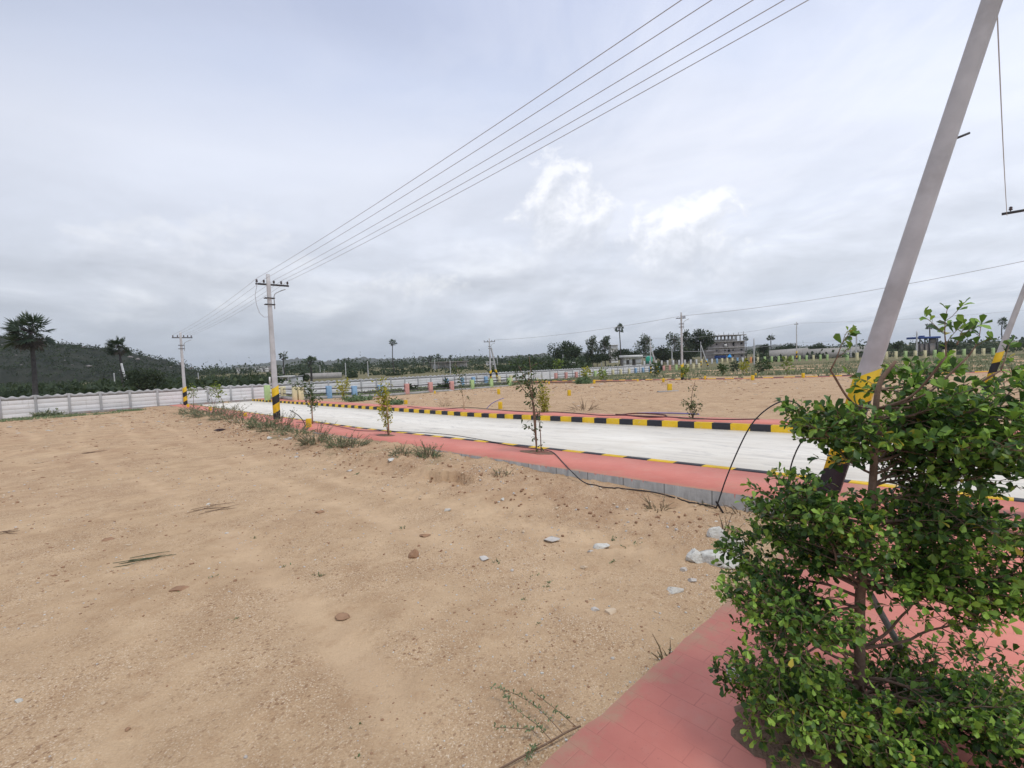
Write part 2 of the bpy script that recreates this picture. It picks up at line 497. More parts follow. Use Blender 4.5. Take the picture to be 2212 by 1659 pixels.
    me.vertices.add(len(co)); me.vertices.foreach_set('co', co.ravel())
    me.loops.add(len(loops)); me.loops.foreach_set('vertex_index', loops)
    tot = np.concatenate([np.full(len(q), 4), np.full(len(tri), 3)]).astype(np.int32)
    st = np.zeros(len(tot), np.int32); st[1:] = np.cumsum(tot)[:-1]
    me.polygons.add(len(tot)); me.polygons.foreach_set('loop_start', st); me.polygons.foreach_set('loop_total', tot)
    me.polygons.foreach_set('use_smooth', np.ones(len(tot), bool))
    at = me.attributes.new('var', 'FLOAT', 'POINT')
    at.data.foreach_set('value', np.concatenate([veg.ravel(), [0]]).astype(np.float32))
    for an, av in (('trk', trk), ('tone', tone)):
        at = me.attributes.new(an, 'FLOAT', 'POINT')
        at.data.foreach_set('value', np.concatenate([av.ravel(), [0]]).astype(np.float32))
    me.materials.append(MT['ground'])
    me.update(calc_edges=True); me.validate()
    # make sure the sheet faces up
    if me.polygons[len(q) // 2].normal.z < 0: me.flip_normals()
    from mathutils.bvhtree import BVHTree
    global GB
    keep = q[(R.ravel()[q[:, 0]] < 140)]
    GB = BVHTree.FromPolygons([tuple(v_) for v_ in co.tolist()], keep.tolist())
    o = bpy.data.objects.new('ground', me); COL.objects.link(o)
    structure(o, 'bare tan sandy building plot with gravel and thin weeds')
    return Z
build_ground()

def lot_z(s, t):                                    # soil height where things stand
    p = W(s, t); h = GB.ray_cast(Vector((p[0], p[1], 30)), Vector((0, 0, -1)))
    return h[0].z if h[0] is not None else gnd(p[0], p[1])

def onL(px, py):                                    # where a line of sight meets the soil (or the path's side)
    v = ray(px, py); h = GB.ray_cast(Vector((0, 0, H)), Vector(tuple(v)))
    p = np.array(h[0][:]) if h[0] is not None else onG(px, py)
    s, t = ST(p[0], p[1])
    if t > 5.52 and 1.2 < s < 47 and t < 8:
        p = onT(px, py, 5.47); p[2] = lot_z(*ST(p[0], p[1]))
    return p

PT = lambda s, t: float(zroad(s, t)) + .15          # path top

def strip(name, s0, s1, t0, t1, top, depth, mats, seg=.5, mi_fn=None, along='s', jit=0.0):
    mb = MB()
    n = max(1, int(round(abs((s1 - s0) if along == 's' else (t1 - t0)) / seg)))
    P = []
    for i in range(n + 1):
        f = i / n
        if along == 's':
            s = s0 + (s1 - s0) * f; a, b = (s, t0), (s, t1)
        else:
            t = t0 + (t1 - t0) * f; a, b = (s0, t), (s1, t)
        ja = jit * pn(a[0] * 3, a[1] * 3, 1, 3); jb = jit * pn(b[0] * 3, b[1] * 3, 1, 3)
        if along == 's': a = (a[0], a[1] + ja); b = (b[0], b[1] + jb)
        else: a = (a[0] + ja, a[1]); b = (b[0] + jb, b[1])
        za, zb = top(*a), top(*b)
        P += [W(*a, za), W(*b, zb), W(*a, za - depth), W(*b, zb - depth)]
    fs, ms = [], []
    for i in range(n):
        o, p = i * 4, i * 4 + 4
        k = mi_fn(i) if mi_fn else 0
        fs += [(o, o + 1, p + 1, p), (o + 2, o, p, p + 2), (o + 1, o + 3, p + 3, p + 1)]
        ms += ([k, k, k] if mi_fn else [0, min(1, len(mats) - 1), min(1, len(mats) - 1)])
    fs += [(0, 2, 3, 1), (n * 4, n * 4 + 1, n * 4 + 3, n * 4 + 2)]; ms += [0, 0]
    mb.add(P, fs, 0, np.tile([0, 0, 1.0, 1.0], n + 1)); mb.m = ms
    o = mb.build(name, mats)
    return o

rd = lambda s, t: float(zroad(s, t))
structure(strip('road', -60, 47.2, 6.95, 11.75, rd, .2, [MT['road']], 2.0), 'pale concrete street running to the white wall')
structure(strip('side_road', -7.2, -.9, -30, 6.95, lambda s, t: float(zroad(min(s, 0), t)) - .004, .2, [MT['road']], 2.0, along='t'), 'pale concrete side street')
structure(strip('footpath', -.75, 47.2, 5.57, 6.8, PT, .45, [MT['pave'], MT['pathside']], .12, jit=.012), 'red painted footpath on the near side of the street')
structure(strip('footpath', -60, 47.2, 11.9, 13.0, PT, .45, [MT['pave'], MT['darkconc']], .3, jit=.05), 'red painted footpath on the far side of the street')
structure(strip('footpath', -.75, 1.27, -9, 5.57, lambda s, t: PT(s, t), .45, [MT['pave'], MT['darkconc']], .08, along='t', jit=.02), 'red painted footpath along the side street')
kt = lambda s, t: PT(s, t) + .005
alt = lambda i: (i // 1) % 2
structure(strip('kerb', -.9, 47.2, 6.8, 6.95, kt, .35, [MT['yellow'], MT['black']], .46, alt), 'near kerb painted in yellow and black blocks')
structure(strip('kerb', -50, 47.2, 11.75, 11.9, kt, .35, [MT['yellow'], MT['black']], .46, alt), 'far kerb painted in yellow and black blocks')
structure(strip('kerb', -.9, -.75, -9, 6.8, kt, .35, [MT['yellow'], MT['black']], .46, alt, along='t'), 'kerb of the side street in yellow and black')
z2 = lambda s, t: float(zroad(s, t)) + .20
structure(strip('kerb', -20, 44, 40.2, 40.4, z2, .3, [MT['yellow'], MT['black']], .75, alt, jit=.02), 'kerb of the second street in yellow and black')
structure(strip('footpath', -20, 44, 39.3, 40.2, lambda s, t: float(zroad(s, t)) + .15 + .035 * pn(s, 0, .5), .3, [MT['pave'], MT['soil']], .5), 'soil strewn red footpath of the second street')
structure(strip('kerb', 47.2, 47.42, -.3, 13.4, lambda s, t: float(zroad(s, t)) + .16, .4, [MT['darkconc']], .5, along='t'), 'plain concrete kerb where the street ends at the wall')

def soil_patch(name, c, rx, ry, zf, mat, label, h=.012, seed=0):
    mb = MB(); V = [W(c[0], c[1], zf(*c) + h)]
    n, rings = 84, 9
    for q in range(1, rings + 1):
        ring = q / rings
        for i in range(n):
            a = 2 * math.pi * i / n
            k = ring * (1 + .20 * pn(math.cos(a) * 1.3, math.sin(a) * 1.3, 1, 5, seed + .5) + .10 * pn(math.cos(a) * 9, math.sin(a) * 9, 1, 3, seed + 2.5))
            s, t = c[0] + rx * k * math.cos(a), c[1] + ry * k * math.sin(a)
            lump = .5 * h + h * 1.3 * abs(pn(s * 8, t * 8, 1, 4, seed)) + .4 * h * pn(s * 30, t * 30, 1, 3, seed)
            V.append(W(s, t, zf(s, t) + (.004 + max(0.0, lump) * (1 - .6 * ring) if q < rings else .0015)))
    fs = [(0, 1 + i, 1 + (i + 1) % n) for i in range(n)]
    for q in range(rings - 1):
        o = 1 + q * n
        fs += [(o + i, o + n + i, o + n + (i + 1) % n, o + (i + 1) % n) for i in range(n)]
    mb.add(V, fs)
    return structure(mb.build(name, mat, smooth=True), label)

# ------------------------------------------------------------------ stones
def rock_mesh(mb, c, size, seed, mi=0, sub=1, flat=.6, rot=None):
    rs = np.random.default_rng(seed)
    if not hasattr(rock_mesh, 'ico'):
        import bmesh
        rock_mesh.ico = {}
        for sb in (1, 2, 3):
            bm = bmesh.new(); bmesh.ops.create_icosphere(bm, subdivisions=sb, radius=1)
            bm.verts.ensure_lookup_table()
            rock_mesh.ico[sb] = (np.array([v.co[:] for v in bm.verts]), [tuple(v.index for v in f.verts) for f in bm.faces]); bm.free()
    V, Fc = rock_mesh.ico[sub]
    V = V.copy()
    # chop with random planes for a broken look
    if sub > 1:
        q_ = np.linalg.qr(rs.normal(size=(3, 3)))[0]
        for ax_ in list(q_) + list(-q_):
            d = ax_ + rs.normal(size=3) * .18; d /= np.linalg.norm(d); lim = rs.uniform(.42, .66)
            ov = np.clip(V @ d - lim, 0, None); V = V - np.outer(ov, d)
    for _ in range(9 if sub == 1 else 5):
        d = rs.normal(size=3); d /= np.linalg.norm(d); lim = rs.uniform(.5, .85) if sub == 1 else rs.uniform(.52, .8)
        k = V @ d; ov = np.clip(k - lim, 0, None); V = V - np.outer(ov, d)
    V += rs.normal(scale=.03 if sub == 1 else .018, size=V.shape)
    sz = np.asarray(size) * np.array([1, 1, flat]) if np.isscalar(size) is False else np.array([size, size * rs.uniform(.6, 1), size * flat])
    V = V * sz
    th = rs.uniform(0, 6.28) if rot is None else rot
    R = np.array([[math.cos(th), -math.sin(th), 0], [math.sin(th), math.cos(th), 0], [0, 0, 1]])
    V = V @ R.T + np.asarray(c)
    mb.add(V, Fc, mi)

def build_gravel():
    mb = MB()
    mats = [MT['rockt'], MT['rockg'], MT['rockb'], MT['rockw']]
    k = 0
    while k < 7000:
        r = 1.1 * (14 / 1.1) ** RNG.random(); a = math.radians(RNG.uniform(-56, 56))
        x, y = r * math.sin(a), r * math.cos(a); s, t = ST(x, y)
        if not (s > 1.3 and t < 5.5): continue
        d = pn(x, y, .7, 3, 2.0)
        if RNG.random() > .35 + .9 * d + .25 * (x > -1): continue
        sz = .0021 * (1 + r * .42) * RNG.lognormal(0, .5)
        mi = RNG.choice([0, 1, 2, 3], p=[.45, .17, .30, .08])
        rock_mesh(mb, (x, y, lot_z(s, t) + sz * .08), sz, int(k), mi, 1, .65); k += 1
    for k in range(900):                     # crumbs on the raised soil and round the notch
        s = RNG.uniform(2.2, 24); t = RNG.normal(4.55, .45)
        if t > 5.5: continue
        sz = RNG.uniform(.006, .03) * (1 + s * .03)
        p = W(s, t, lot_z(s, t) + sz * .3)
        rock_mesh(mb, p, sz, 9000 + k, RNG.choice([0, 2, 1], p=[.3, .6, .1]), 1, .7)
    for k in range(170):
        t = RNG.uniform(.9, 3.7); s = 1.285 + abs(RNG.normal(0, .03)); sz = .0035 * RNG.lognormal(0, .5)
        p = W(s, t, max(lot_z(s, t), PT(1.27, t) - .035) + sz * .3); rock_mesh(mb, p, sz, 40000 + k, 3 if RNG.random() < .6 else 0, 1, .7)
    k = 0
    while k < 5200:
        lot = RNG.random() < .55
        if lot: s, t = 5 + 40 * RNG.random() ** 1.2, RNG.uniform(-14, 4.3)
        else: s, t = RNG.uniform(-10, 42), RNG.uniform(13.6, 39)
        p = W(s, t)
        if p[1] < 3 or abs(p[0]) > 1.25 * p[1]: continue
        if pn(p[0] * .6, p[1], .5, 3, 4.0) < RNG.uniform(-.5, .55): continue
        d = math.hypot(p[0], p[1]); sz = .00075 * d * RNG.lognormal(0, .55) + .004
        rock_mesh(mb, (p[0], p[1], lot_z(s, t) + sz * .1), (sz * RNG.uniform(1.2, 2.6), sz, sz), 20000 + k, int(RNG.choice([0, 1, 2, 3], p=[.42, .05, .51, .02])), 1, .5, RNG.normal(0, .3)); k += 1
    o = mb.build('gravel', mats, smooth=False)
    tag(o, 'loose gravel and earth crumbs scattered on the sand', None, kind='stuff')
build_gravel()

def rock(px, py, w, lab, mat, flat=.6, name='rock', grp=None, sub=3, seed=None, lng=.75):
    p = onL(px, py); d = p[1]
    r = w / F * d / 2 * 1.28
    mb = MB(); sd = int(px * 7 + py) if seed is None else seed
    rock_mesh(mb, (p[0], p[1], p[2] + r * flat * .22), (r, r * lng, r), sd, 0, sub, flat, rot=(sd % 10) * .1 - .5)
    o = mb.build(name, MT[mat])
    # origin to the foot of the stone
    o.data.transform(Matrix.Translation(Vector((-p[0], -p[1], -p[2])))); o.location = p
    return tag(o, lab, name, grp)

ROCKS = [
 (1505, 1212, 52, 'pale granite chunk at the left end of the pile beside the green tree', 'rockw', .75),
 (1562, 1216, 84, 'largest pale granite chunk of the pile left of the green tree', 'rockw', .5),
 (1545, 1158, 48, 'pale granite chunk farthest back in the pile, under the arched hose', 'rockw', .7),
 (1585, 1184, 60, 'pale granite chunk half hidden by leaves, middle of the pile by the tree', 'rockw', .8),
 (893, 1203, 21, 'angular brown clod alone in the middle of the plot', 'rockb', 1.25),
 (917, 1158, 22, 'flat brown clod just behind the angular one in the plot', 'rockb', .4),
 (691, 1107, 18, 'dark flat stone lying by itself left of the brown clods', 'rockb', .4),
 (1190, 1166, 36, 'long flat grey stone below the eroded soil lip', 'rockg', .3),
 (1299, 1182, 32, 'broken whitish stone with grey chips right of the long flat stone', 'rockw', .5),
 (1275, 1192, 14, 'small grey chip touching the broken whitish stone', 'rockg', .4),
 (1461, 1277, 38, 'narrow whitish stone lying near the footpath corner', 'rockw', .35),
 (1320, 1323, 30, 'flat tan stone in the right part of the plot, toward the pavement', 'rockt', .4),
 (1285, 1318, 18, 'small blue grey stone beside the flat tan stone', 'rockg', .5),
 (1262, 1227, 20, 'pale tan pebble between weeds in the middle right of the plot', 'rockt', .4),
 (1496, 1256, 20, 'grey stone just in front of the granite pile', 'rockg', .7),
 (1478, 1232, 18, 'small grey stone left below the granite pile', 'rockg', .6),
 (1046, 1208, 26, 'thin grey stone with a dry twig trailing from it', 'rockg', .3),
 (966, 1103, 16, 'small light stone behind the brown clods', 'rockw', .5),
 (1086, 1080, 12, 'tiny white stone below the eroded soil lip', 'rockw', .6),
 (755, 1018, 13, 'pale stone at the foot of the weedy bank', 'rockg', .5),
 (845, 995, 20, 'white stone among weeds on the bank, right of the concrete pole', 'rockw', .5),
 (583, 948, 13, 'whitish stone below the brown weeds on the bank', 'rockw', .6),
 (624, 949, 14, 'light stone on the slope of the bank beneath the pole', 'rockg', .5),
 (275, 1576, 14, 'small dark clod at the bottom left of the plot', 'rockb', .6),
 (40, 1515, 20, 'whitish pebble at the lower left edge of the plot', 'rockw', .4),
 (222, 1520, 12, 'pale pebble between the lower left pebbles', 'rockt', .5),
 (388, 1273, 34, 'dark crumbly clod with weeds, left part of the plot', 'rockb', .25),
 (740, 1332, 40, 'low brown lump of soil in the centre foreground', 'rockb', .2),
 (230, 1167, 24, 'dark clod in the left middle of the plot', 'rockb', .3),
]
for r_ in ROCKS: rock(*r_[:6], grp='stones lying on the plot')
for px, py in ((1480, 1160), (1395, 1110), (1355, 1085), (960, 1035)):   # little grey rubble spills
    pass

# ------------------------------------------------------------------ electric poles
def frame_of(d):
    d = np.asarray(d, float); d /= np.linalg.norm(d); return d

US = np.array([UX, UY, 0.0]); NS = np.array([NX, NY, 0.0]); ZZ = np.array([0, 0, 1.0])

def shaft(mb, base, top, w0, w1, th0, th1, wide, skew=(0, 0), bands=None, recess=True):
    """rectangular prestressed concrete pole, wide face perpendicular to `wide`xaxis"""
    base, top = np.asarray(base, float), np.asarray(top, float)
    L = np.linalg.norm(top - base); ax = (top - base) / L
    wv = wide - ax * np.dot(wide, ax); wv /= np.linalg.norm(wv)
    dv = np.cross(ax, wv)
    n = 14
    V = []
    for i in range(n + 1):
        f = i / n; c = base + ax * L * f
        w = (w0 + (w1 - w0) * f) / 2; h = (th0 + (th1 - th0) * f) / 2; ch = .018
        for x, y in ((-w + ch, -h), (w - ch, -h), (w, -h + ch), (w, h - ch), (w - ch, h), (-w + ch, h), (-w, h - ch), (-w, -h + ch)):
            V.append(c + wv * x + dv * y)
    fs = []
    for i in range(n):
        for j in range(8):
            fs.append((i * 8 + j, i * 8 + (j + 1) % 8, (i + 1) * 8 + (j + 1) % 8, (i + 1) * 8 + j))
    fs += [tuple(range(7, -1, -1)), tuple(n * 8 + j for j in range(8))]
    mb.add(V, fs)
    return ax, wv, dv, L

BH = .355                                            # height of one painted band

def band_parts(root, base, top, w0, th0, wide, slant=.55, bh=BH):
    """the four painted bands at a pole's foot, with slanting edges, 3 mm proud of the concrete"""
    base, top = np.asarray(base, float), np.asarray(top, float)
    L = np.linalg.norm(top - base); ax = (top - base) / L
    wv = wide - ax * np.dot(wide, ax); wv /= np.linalg.norm(wv); dv = np.cross(ax, wv)
    for k in range(4):
        mb = MB()
        w = w0 / 2 + .004; h = th0 / 2 + .004
        V = []
        for lev in (k, k + 1):
            for x, y in ((-w, -h), (w, -h), (w, h), (-w, h)):
                sl = 0 if (lev == 0) else slant * x
                V.append(base + ax * (lev * bh + sl) + wv * x + dv * y)
        mb.add(V, [(0, 1, 5, 4), (1, 2, 6, 5), (2, 3, 7, 6), (3, 0, 4, 7)] + ([(4, 5, 6, 7)] if k == 3 else []))
        mb.build('painted_band', MT['black_band'] if k % 2 == 0 else MT['yellow_band'], root)

def crossarm_parts(root, c, d, half, ins=(-.62, -.22, .3, .66), lamp=None, detail=True):
    """steel channel with pin insulators along direction d"""
    mb = MB(); d = d / np.linalg.norm(d); o = np.cross(ZZ, d)
    mb.box(c + o * .13, (2 * half, .05, .075), (d, o, ZZ))
    mb.build('crossarm', MT['steel'], root)
    tips = []
    for k in ins:
        p = c + o * .13 + d * k
        mb = MB()
        mb.tube([p + ZZ * .0, p + ZZ * .10], .012, 6)
        mb.tube([p + ZZ * .07, p + ZZ * .09, p + ZZ * .115, p + ZZ * .125, p + ZZ * .15, p + ZZ * .165, p + ZZ * .19], [.03, .05, .05, .03, .045, .045, .02], 8)
        mb.build('insulator', MT['ceram'], root)
        tips.append(p + ZZ * .2)
    return tips

def lamp_parts(root, pole_c, side, z, out):
    """street lamp on two pole clamps"""
    for dz in (0, -.27):
        mb = MB(); p = pole_c + ZZ * (z + dz)
        s2 = np.cross(ZZ, side)
        for q in (-.10, .10):
            mb.box(p + s2 * q * .85, (.40, .012, .045), (side, s2, ZZ))
        mb.build('clamp', MT['steel'], root)
    a = pole_c + side * .19 + ZZ * (z - .45)
    pts = [a, a + ZZ * .52, a + ZZ * .62 + side * .03, a + ZZ * .69 + side * .10, a + ZZ * .80 + side * .30]
    mb = MB(); mb.tube(pts, .019, 7); arm = mb.build('lamp_arm', MT['galv'], root)
    e = pts[-1]; ax = side * .93 + ZZ * .37
    mb = MB(); s2 = np.cross(ZZ, side); up = np.cross(ax, s2) * -1
    mb.box(e + ax * .09, (.24, .10, .045), (ax, s2, np.cross(ax, s2)), taper=.7)
    mb.build('lamp_head', MT['galv'], arm)

POLE_T = 6.4
def pole(name, label, base, height, wide=NS, w=.25, th=.14, bands=True, arm=NS, half=.72, lamp=None, ins=(-.66, -.24, .3, .66),
         arm_down=.42, arm_off=0.0, slant=.55, group='electric poles along the streets'):
    base = np.asarray(base, float)
    root = thing(name, label, 'utility pole', base, group)
    top = base + ZZ * height
    mb = MB(); shaft(mb, base - ZZ * .3, top, w, w * .56, th, th * .7, wide)
    mb.build('shaft', MT['pole'], root)
    if bands: band_parts(root, base - ZZ * .02, top, w, th, wide, slant)
    tips = []
    if arm is not None:
        tips = crossarm_parts(root, base + ZZ * (height - arm_down) + np.asarray(arm) * arm_off, arm, half, ins)
    if lamp is not None:
        lamp_parts(root, base, lamp, height - 1.02, 1)
    return root, tips

def strut(label, foot, head, w=.24, th=.13, wide=None, bands=True, slant=-.5, group='struts propping the electric poles'):
    foot = np.asarray(foot, float); head = np.asarray(head, float)
    root = thing('strut_pole', label, 'strut pole', foot, group)
    ax = (head - foot) / np.linalg.norm(head - foot)
    wide = np.cross(ax, np.cross(ZZ, ax)) * 0 + (US if wide is None else wide)
    mb = MB(); shaft(mb, foot - ax * .3, head, w, w * .72, th, th * .8, wide); mb.build('shaft', MT['pole'], root)
    if bands: band_parts(root, foot - ax * .02, head, w, th, wide, slant)
    return root

# the tall middle pole and the one by the wall
b1 = onT(598, 898, POLE_T); b1[2] = PT(*ST(b1[0], b1[1]))
h1 = onT(579, 592, POLE_T)[2] - b1[2]
p1, tip1 = pole('electric_pole', 'tallest grey pole in view, on the weedy bank, with cross arm and street lamp', b1, h1, lamp=NS, half=.67, arm_off=.2, ins=(-.62, -.34, .06, .36, .62))
# small recess strip and a conduit on the tall pole, plus the drooping jumper cable
mb = MB(); mb.tube([b1 + np.array([-.15, -.12, 1.55]), b1 + np.array([-.145, -.115, 1.85])], .035, 8); mb.build('conduit', MT['white'], p1)
cz = b1 + ZZ * (h1 - .42)
mb = MB(); mb.tube([cz - NS * .44, cz - NS * .46 + ZZ * -.12, cz - NS * .55 + ZZ * -.5, cz - NS * .52 + ZZ * -.9, cz - NS * .42 + ZZ * -1.25, cz - NS * .25 + ZZ * -1.42, cz - NS * .1 + ZZ * -1.4], .011, 5)
mb.build('jumper_cable', MT['wire'], p1)
b2 = onT(401, 873, POLE_T); b2[2] = PT(*ST(b2[0], b2[1]))
h2 = onT(391, 717, POLE_T)[2] - b2[2]
p2, tip2 = pole('electric_pole', 'grey banded pole right at the white wall, by the end of the street', b2, h2, lamp=NS, half=.67, arm_off=.12, ins=(-.6, -.3, .1, .36, .6))

# near strut: concrete prop leaning over the green tree, and its pole beyond the frame
fs_, ft_ = 1.47, 6.25
foot = W(fs_, ft_, PT(fs_, ft_))
v = ray(2143, 0); kk = 6.25 / (v[0] * NX + v[1] * NY); hd = v * kk; hd[2] += H
hd = foot + (hd - foot) * 1.20
strut('big grey concrete prop leaning to the right behind the green tree', foot, hd, w=.195, th=.11, slant=-.8)
so = bpy.data.objects[[o.name for o in COL.objects if o.name.startswith('strut_pole')][0]]
sh, _ = ST(hd[0], hd[1])
ax = (hd - foot) / np.linalg.norm(hd - foot)
mb = MB(); c_ = foot + ax * 3.72 + np.array([CR[0], CR[1], 0]) * .085
mb.tube([c_, c_ + np.array([.14, 0, .05])], .012, 6); mb.build('step_bolt', MT['steel'], so)
b0 = W(sh - .12, ft_, PT(0, 6.3))
p0, tip0 = pole('electric_pole', 'corner pole that the big leaning prop holds up', b0, 6.2, half=.74)
# second prop at the right edge and its pole across the street
s2, t2 = .55, 22.6
f2 = W(.78, 22.4, gnd(*W(.78, 22.4)[:2]) + .02)
v = ray(2217, 615); kk = 22.4 / (v[0] * NX + v[1] * NY); e2 = v * kk; e2[2] += H
e2 = f2 + (e2 - f2) * 1.25
strut('thin leaning concrete prop at the right edge of the picture, beyond the tree', f2, e2, w=.18, slant=-.6)
es, _ = ST(e2[0], e2[1])
b3 = W(es - .25, 22.4, f2[2])
p3, tip3 = pole('electric_pole', 'pole beside the thin prop, its cross arm reaching in from the right edge', b3, 6.15, arm=US, half=1.05, ins=(-.9, .85), arm_down=.35)
mb = MB(); mb.box(b3 + ZZ * 4.3 + US * .25, (.5, .05, .05), (US, NS, ZZ)); mb.build('lamp_bracket', MT['steel'], p3)

# poles of the second street
b4 = onT(1474, 823, 39.6); b4[2] = PT(*ST(b4[0], b4[1]))
h4 = onT(1468, 675, 39.6)[2] - b4[2]
p4, tip4 = pole('electric_pole', 'grey banded pole at the far side of the bare plot, before the eucalyptus trees', b4, h4, arm=CR * np.array([1, 1, 0]), half=.42, ins=(.1, .22, .36), arm_down=.5, lamp=np.array([1.0, 0, 0]))
b5 = onS(1060.5, 824, 46.0)
h5 = onS(1058, 731, 46.0)[2] - b5[2]
p5, tip5 = pole('electric_pole', 'pole with cross arm standing before the white wall behind the green fence posts', b5, h5, arm=np.array([1.0, 0, 0]), half=.72, lamp=np.array([1.0, 0, 0]))
f5 = onS(1075.5, 821, 46.0); e5 = onS(1061, 751, 46.0)
strut('prop leaning on the pole before the white wall', f5, e5, w=.26, wide=np.array([1.0, 0, 0]))
b6 = atD(1406, 810, 78); h6 = 6.2
p6, tip6 = pole('electric_pole', 'pole in front of the small white shed with a prop on its right', b6, h6, arm=np.array([1.0, 0, 0]), half=.4, ins=(.2,))
strut('prop leaning on the pole in front of the small white shed', atD(1424, 809, 78), atD(1404, 745, 78), w=.28, wide=np.array([1.0, 0, 0]))
b7 = atD(1514.5, 792, 112)
p7, tip7 = pole('electric_pole', 'pole with a prop left of the unfinished building', b7, 5.9, arm=None)
strut('prop leaning on the pole left of the unfinished building', atD(1529.5, 791, 112), atD(1514.5, 746, 112), w=.28, wide=np.array([1.0, 0, 0]))
b8 = atD(1721, 776, 80)
p8, tip8 = pole('electric_pole', 'slim pole between the unfinished building and the leaning prop', b8, 6.3, arm=np.array([1.0, 0, 0]), half=.35, ins=(.25,))

FIELD = [  # plain poles far off: px, top, bottom, depth, label
 (249, 806, 842, 120, 'plain grey post in the scrub below the dark hill'),
 (430, 805, 836, 150, 'plain grey post just right of the pole at the wall end, beyond the wall'),
 (612, 793, 812, 220, 'short grey pole above the flat white hut'),
 (692, 789, 808, 230, 'short grey pole beyond the long grey wall in the field'),
 (701, 797, 808, 230, 'stubby grey pole beyond the long grey wall in the field'),
 (748, 784, 823, 140, 'grey pole right of the long grey wall in the field'),
 (796, 780, 820, 140, 'grey pole beside the small dark palm in the field'),
 (940, 777, 806, 170, 'grey pole left of the flat roofed shed columns'),
 (973.5, 779, 814, 140, 'grey pole in front of the flat roofed shed'),
 (1075, 769, 797, 180, 'grey pole right behind the propped pole at the wall'),
 (1112, 774, 797, 200, 'thin grey pole among the green bushes'),
 (1217, 766, 800, 150, 'grey pole in front of the round tree'),
 (1300, 766, 796, 160, 'grey pole in front of the tall eucalyptus on the left'),
 (1452, 747, 786, 130, 'grey pole left of the banded pole in the middle of the far trees'),
 (1629, 731, 784, 105, 'grey pole right of the unfinished building'),
 (1838, 714, 768, 105, 'slim far pole left of its twin, beside the leaning prop'),
 (1850, 711, 770, 100, 'taller far pole right of its twin, beside the leaning prop'),
 (1980, 716, 778, 90, 'far pole left of the dark shelter on the right'),
]
for px, yt, yb, d, lab in FIELD:
    a = atD(px, yb, d); b = atD(px - (yb - yt) * .034, yt, d)
    root = thing('plain_pole', lab, 'pole', a, 'plain poles in the fields')
    mb = MB(); shaft(mb, a - ZZ * .5, np.array([a[0], a[1], b[2]]), .30, .20, .2, .14, np.array([1.0, 0, 0])); mb.build('shaft', MT['pole'], root)

# ------------------------------------------------------------------ power lines
def span(a, b, sag, n=18):
    a, b = np.asarray(a, float), np.asarray(b, float)
    f = np.linspace(0, 1, n + 1)[:, None]
    p = a + (b - a) * f
    p[:, 2] -= (4 * sag * f * (1 - f))[:, 0]
    return p

def wire(label, pts_list, r=.0075, group='power lines of the main street'):
    mb = MB()
    pts = np.vstack([pts_list[0]] + [q[1:] for q in pts_list[1:]])
    rr = r * np.ones(len(pts))
    mb.tube(pts, rr, 5)
    o = mb.build('power_line', MT['wire'])
    return tag(o, label, 'power line', group)

OFF = ((-.68, -.45), (-.38, -.14), (.04, .26), (.36, .56), (.61, .82))
names = ['outermost power line on the field side, topmost of the five', 'second power line from the top of the five', 'middle power line of the five',
         'fourth power line from the top of the five', 'lowest of the five power lines, on the street side']
for (ka, k), nm in zip(OFF, names):
    A = b0 + NS * ka + ZZ * 5.95; B = b1 + NS * k + ZZ * (h1 - .22); C = b2 + NS * (k - .08) + ZZ * (h2 - .22)
    wire(nm, [span(A, B, .12), span(B, C, .2)], .0062)
b9 = W(-1.2, 39.6, gnd(*W(-1.2, 39.6)[:2]))
wire('long thin power line over the second street', [span(tip5[-1], tip4[0], .35), span(tip4[0], b9 + ZZ * 6.35, .4)], .016, 'power lines of the second street')
wire('slack cable hanging down the right edge of the picture', [span(b0 + ZZ * 6.0 + US * .40, b3 + ZZ * 5.75 + US * .93, .25)], .0085, 'power lines of the second street')
wire('faint power line passing the unfinished building', [span(atD(1404, 730, 78), atD(1520, 727, 95), .2), span(atD(1520, 727, 95), tip8[0], .3), span(tip8[0], atD(2230, 668, 80), .4)], .018, 'faint power lines over the far fields')
wire('pale power line crossing in front of the unfinished building', [span(atD(1474, 759, 60), atD(1545, 756, 75), .1), span(atD(1545, 756, 75), atD(1700, 742, 90), .2), span(atD(1700, 742, 90), atD(1850, 730, 100), .2)], .02, 'faint power lines over the far fields')

# ------------------------------------------------------------------ the long wall
def wall_panel_mat():
    m, nt, b = nmat('whitewashed_panel', (.70, .70, .71), .9, .15); k = NT(nt); v = k.pos()
    vv = k.mapn(v, scale=(1, 1, 3.5))
    c = k.mix(k.ramp(k.noise(vv, 1.2, 6, .65), [(.38, 0.0), (.72, 1.0)]), (.82, .82, .83), (.70, .695, .70))
    c = k.mix(k.ramp(k.noise(vv, 3.1, 7, .75), [(.6, 0.0), (.74, .6)]), c, (.46, .44, .42))
    c = k.mix(k.att('var'), c, (.55, .545, .54))
    st = k.noise(k.mapn(v, scale=(1, 1, .18)), 4.5, 6, .7)
    c = k.mix(k.ramp(st, [(.56, 0.0), (.72, .5)]), c, (.42, .40, .37))
    k.l(c, b.inputs['Base Color']); k.bump(k.noise(v, 20, 5, .6), .3, .01, b)
    return m
MT['panelw'] = wall_panel_mat()
MT['coping'] = speckled('bare_grey_panel', (.36, .365, .37), (.46, .46, .47), 2, .9, 0, dirt=(.28, .28, .28))

